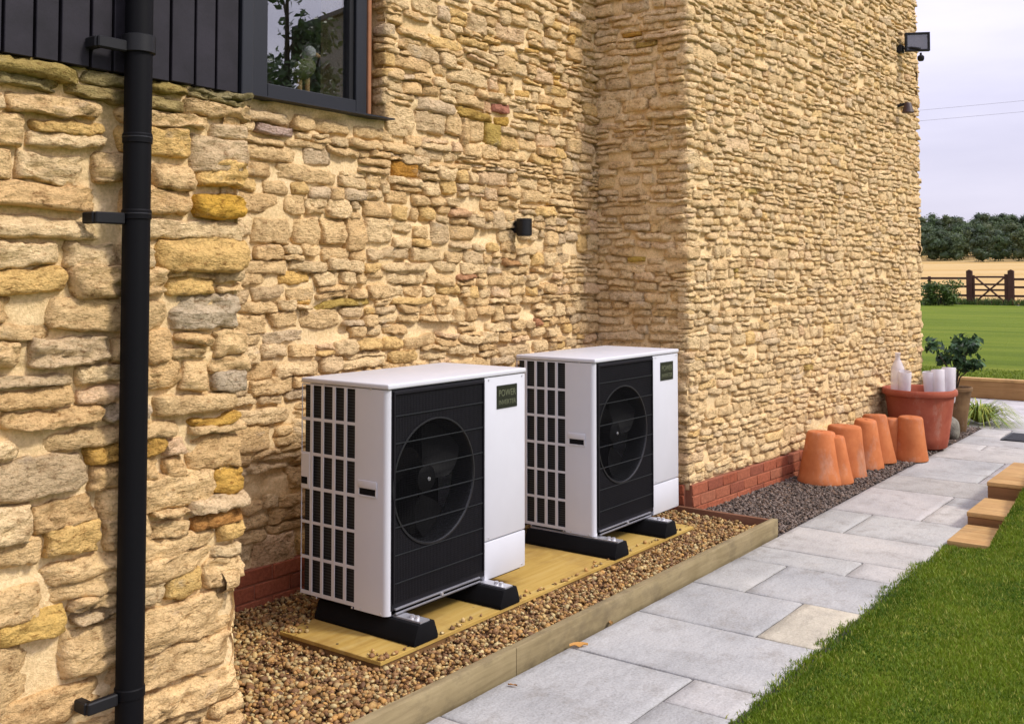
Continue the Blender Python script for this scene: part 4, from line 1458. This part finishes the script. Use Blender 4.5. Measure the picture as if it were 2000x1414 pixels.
# arching yellow-green grass
p2 = ground_at(1915, 828, .0, .06)
gp = thing('ornamental_grass', (p2.x, p2.y, 0), 'clump of arching yellow-green grass beside the brown pot', 'plant')
g3 = np.random.RandomState(8)
V, F, T = [], [], []
for k in range(260):
    a = g3.uniform(0, 2 * np.pi)
    ln_ = g3.uniform(.38, .66)
    el = g3.uniform(.5, 1.35)
    dr = np.array([math.cos(a), math.sin(a), 0])
    sd_ = np.array([-math.sin(a), math.cos(a), 0])
    c = np.array([(.30, .34, .03), (.20, .27, .03), (.40, .40, .07), (.10, .15, .02)][g3.randint(4)])
    k0 = len(V)
    for i in range(6):
        s = i / 5
        ang = el - 1.9 * s * s * (1.5 - el * .6)
        pos = dr * (ln_ * s * math.cos(el) + .10 * s * s) + np.array([0, 0, ln_ * (s * math.sin(el) - .75 * s * s * s)]) + dr * .03
        pos[2] = max(pos[2], .012)
        wd = .012 * (1 - s) + .001
        V += [pos - sd_ * wd, pos + sd_ * wd]
        T += [c, c]
    for i in range(5): F.append((k0 + 2 * i, k0 + 2 * i + 1, k0 + 2 * i + 3, k0 + 2 * i + 2))
link('blade', npmesh('blade', np.array(V), np.array(F), True, np.array(T)), MAT['leaf'], gp)
p3 = ground_at(1857, 859, .0, .08)
Vr, Fr = icos(3)
Vr = Vr * np.array([.11, .09, .13]) * (1 + .18 * fbm(Vr * 1.7 + 4, 4))[:, None]
rk = link('rock', npmesh('rock', Vr, Fr, True), MAT['rock'], None, (p3.x, p3.y, .10))
tag(rk, 'mottled grey boulder between the big red pot and the brown pot', 'rock')

# ================================================================== WINDOW ORNAMENT
orn = thing('ornament', (3.83, MY + .185, 2.645), 'bird ornament with a pale round head on long legs inside the window', 'ornament')
def blob(name, c, s, mat, par, noise=.0, rot=(0, 0, 0)):
    V, F = icos(3)
    V = V * np.array(s)
    M = Matrix.Rotation(rot[0], 3, 'X') @ Matrix.Rotation(rot[1], 3, 'Y')
    V = V @ np.array(M).T + np.array(c)
    return link(name, npmesh(name, V, F, True), mat, par)
olive = plain('olive_paint', (.17, .18, .06), .6, .3, var=.3)
tan = plain('tan_wood', (.75, .48, .22), .6, .3, var=.2)
blob('body', (0, 0, .155), (.085, .055, .055), olive, orn, rot=(0, R(-35), 0))
blob('head', (.035, -.01, .255), (.036, .032, .036), plain('pale_head', (.66, .65, .65), .5, .3), orn)
BM().lathe([(.014, 0), (.009, .035), (0, .05)], 10, M=Matrix.Translation((.07, -.01, .25)) @ Matrix.Rotation(R(100), 4, 'Y')).build('beak', tan, orn)
BM().tube([(.02, 0, .18), (.03, -.005, .23)], [.03, .022], 12).build('neck', olive, orn)
for dx in (-.025, .03):
    BM().tube([(dx, 0, .02), (dx - .005, 0, .11)], [.011, .017], 10).build('leg', tan, orn)
    BM().box(dx - .014, dx + .05, -.016, .016, 0, .024, .008, 2).build('boot', plain('boot', (.05, .025, .02), .5, .3), orn)
BM().box(-.10, .12, -.06, .06, -.012, 0).build('stand', tan, orn)

# ================================================================== FENCE, GATE, BUSH
def at_x(px, X):
    d = _f + _r * ((px - 1000) / 2005)
    return X * d.y / d.x
FX = 49.5
fn = thing('fence', (FX, 20, .35), 'brown wooden three-rail fence along the far side of the lawn, wall side of the gate', 'fence')
yL = at_x(1892, FX)
for z in (1.54, 1.17, .77):
    BM().box(-.025, .025, yL + .12 - 20, 16, z - .05 - .35, z + .05 - .35).build('rail', MAT['fence'], fn)
for k in range(12):
    yy = yL + 1.75 + k * 1.9
    BM().box(.03, .13, yy - .06 - 20, yy + .06 - 20, -.2, 1.28, .01, 1).build('post', MAT['fence'], fn)
yR = at_x(1973, FX)
fn2 = thing('fence', (FX, 0, .35), 'brown wooden three-rail fence running on beyond the gate', 'fence')
for z in (1.50, 1.15, .76):
    BM().box(-.025, .025, -20, yR - .12, z - .05 - .35, z + .05 - .35).build('rail', MAT['fence'], fn2)
for k in range(13):
    yy = yR - 1.9 - k * 1.9
    BM().box(.03, .13, yy - .06, yy + .06, -.2, 1.28, .01, 1).build('post', MAT['fence'], fn2)
gt = thing('gate', (FX, (yL + yR) / 2, .35), 'brown wooden field gate with crossed braces between two stout posts', 'gate')
hwg = (yL - yR) / 2
for s, hh in ((1, 1.58), (-1, 1.58)):
    BM().box(-.1, .1, s * hwg - .12, s * hwg + .12, -.2, hh - .06).prism([(s * hwg - .12, hh - .06), (s * hwg, hh), (s * hwg + .12, hh - .06)], -.1, .1, 'x').build('gate_post', MAT['fence'], gt)
for z in (1.60, 1.27, 1.02, .76, .48):
    BM().box(-.02, .02, -hwg + .13, hwg - .13, z - .042 - .35, z + .042 - .35).build('bar', MAT['fence'], gt)
BM().box(-.035, .035, -hwg + .14, -hwg + .27, .08, 1.38).build('stile', MAT['fence'], gt)
BM().box(-.03, .03, hwg - .22, hwg - .13, .08, 1.33).build('stile', MAT['fence'], gt)
for s in (1, -1):
    BM().tube([(-.03, -s * (hwg - .25), .14), (-.03, s * (hwg - .25), 1.24)], .042, 6).build('brace', MAT['fence'], gt)
yb = at_x(1838, 47.6)
bs = thing('bush', (47.6, yb, .30), 'rounded green bush in front of the fence by the house corner', 'bush')
cs = [(gq.uniform(-.4, .4), gq.uniform(-.62, .62), gq.uniform(.15, 1.05)) for _ in range(40)]
V, F, T = leaf_cloud(cs, 75, (.28, .28, .24), .06, [(.045, .085, .012), (.065, .115, .016), (.085, .135, .02), (.03, .055, .010)], 9)
link('foliage', npmesh('foliage', V, F, False, T), MAT['leaf'], bs)
b = BM()
for k in range(6): b.tube([(0, gq.uniform(-.2, .2), -.1), (gq.uniform(-.2, .2), gq.uniform(-.5, .5), .5)], .02, 5)
b.build('stem', MAT['bark'], bs)
# rough grass under the fence
blades('grass', 9000, (49.0, 50.6), (-6, 18), lambda x, y: .36 + 0 * x, .12, .35, .02, 15, None, ((.05, .09, .02), (.08, .13, .03), (.20, .19, .06)), 'rough longer grass growing along the foot of the fence')

# ================================================================== WOODED HILL
gw = np.random.RandomState(31)
Vs, Fs, Ts, k0 = [], [], [], 0
WV, WF = icos(2)
wcol = np.array([(.036, .060, .022), (.046, .074, .026), (.058, .086, .034), (.032, .052, .024), (.060, .078, .026)])
for row in range(9):
    xb = 415 + row * 15
    for yy in np.arange(-130, 330, 6.4):
        x = xb + gw.uniform(-6, 6)
        y = yy + gw.uniform(-3.0, 3.0)
        near = .09 < y / x < .36
        z = float(field_z(np.array([x]), np.array([y]))[0])
        hgt = gw.uniform(10.5, 14.5) * (.85 if row == 0 else 1)
        tone = wcol[gw.randint(len(wcol))] * gw.uniform(.8, 1.3)
        for q in range(7 if near else 3):
            a = gw.uniform(0, 6.28)
            ro = gw.uniform(.2, 2.6)
            c = np.array([x + ro * math.cos(a), y + ro * math.sin(a), z + hgt * (.22 + .62 * gw.rand() ** .8)])
            sc = np.array([1, 1, .85]) * gw.uniform(1.5, 2.9)
            if q == 0:
                c[2] = z + hgt * .22
                sc = np.array([3.2, 3.2, hgt * .26])
            D = .62 + .30 * fbm(WV * 1.9 + gw.rand() * 50, 3)[:, None] + .12 * gw.randn(len(WV), 1)
            V = WV * D * sc + c
            t = np.repeat((tone * gw.uniform(.85, 1.18))[None], len(V), 0) * gw.uniform(.8, 1.2, (len(V), 1))
            Vs.append(V)
            Fs.append(WF + k0)
            Ts.append(t)
            k0 += len(V)
            if near:
                V, F, T = leaf_cloud([c], 230, sc * 1.12, .38, [(1, 1, 1), (1.45, 1.4, 1.15), (.65, .7, .68), (1.15, 1.2, 1.0)], gw.randint(1 << 30))
                Vs.append(V)
                Fs.append(F + k0)
                Ts.append(T * tone)
                k0 += len(V)
wd = link('woods', npmesh('woods', np.concatenate(Vs), np.concatenate(Fs), False, np.concatenate(Ts)), MAT['leaf'])
tag(wd, 'dark green wood covering the hillside beyond the stubble field', 'woods', kind='stuff')

# overhead wires
def wire(za, zb, lab):
    b = BM()
    A, B_ = Vector((70, 60, za)), Vector((95, -40, zb))
    pts = [A.lerp(B_, i / 24) - Vector((0, 0, 1.6 * 4 * (i / 24) * (1 - i / 24))) for i in range(25)]
    b.tube(pts, .009, 5)
    o = b.build('overhead_wire', plain('wire', (.12, .12, .13), .6, .3), None, None)
    tag(o, lab, 'wire', 'overhead wires crossing the sky')
wire(13.6, 18.6, 'higher of the two thin overhead wires crossing the sky')
wire(12.8, 17.8, 'lower of the two thin overhead wires crossing the sky')

# ================================================================== WHAT THE WINDOW REFLECTS (behind the photographer)
tr = thing('tree', (14.5, -9.2, 0), 'spreading tree with open branches, mirrored in the window glass', 'tree')
b = BM()
gt_ = random.Random(19)
b.tube([(0, 0, -.1), (.05, .1, 1.5), (-.1, .1, 3.4), (.1, 0, 5.0)], [.30, .25, .2, .16], 10)
tips = []
for k in range(17):
    a = gt_.uniform(0, 6.28)
    z0 = gt_.uniform(3.0, 5.0)
    L_ = gt_.uniform(1.6, 3.0)
    p0 = Vector((0, .05, z0))
    p1 = p0 + Vector((math.cos(a) * L_ * .5, math.sin(a) * L_ * .5, L_ * .35))
    p2_ = p0 + Vector((math.cos(a + .3) * L_, math.sin(a + .3) * L_, L_ * gt_.uniform(.5, 1.1)))
    b.tube([p0, p1, p2_], [.10, .07, .03], 7)
    for q in range(3):
        e = p1.lerp(p2_, gt_.uniform(.2, 1)) + Vector((gt_.uniform(-.8, .8), gt_.uniform(-.8, .8), gt_.uniform(-.2, .9)))
        b.tube([p1.lerp(p2_, .3 + .2 * q), e], [.035, .012], 5)
        tips.append(e)
b.build('trunk', MAT['bark'], tr)
V, F, T = leaf_cloud(tips, 85, (.50, .50, .36), .085, [(.03, .06, .015), (.045, .085, .02), (.06, .10, .03)], 77)
link('crown', npmesh('crown', V, F, False, T), MAT['leaf'], tr)
S.render.film_transparent = False

bn = thing('barn', (23.3, -11.35, 0), 'tall grey barn mirrored in the lower right of the window glass', 'barn', None, R(41))
BM().prism([(-4.2, -.1), (-4.2, 8.3), (0, 10.2), (4.2, 8.3), (4.2, -.1)], -2.0, 2.0, 'y').build('wall', plain('grey_render', (.20, .19, .17), .9, .1, var=.15), bn)
b = BM()
b.prism([(-4.5, 8.20), (-4.5, 8.32), (0, 10.36), (0, 10.215)], -2.2, 2.2, 'y')
b.prism([(4.5, 8.20), (4.5, 8.32), (0, 10.36), (0, 10.215)], -2.2, 2.2, 'y')
b.build('roof', plain('slate_roof', (.08, .08, .085), .8, .2), bn)
BM().box(-1.4, 1.4, 2.002, 2.06, 0, 3.2).build('door', MAT['fence'], bn)
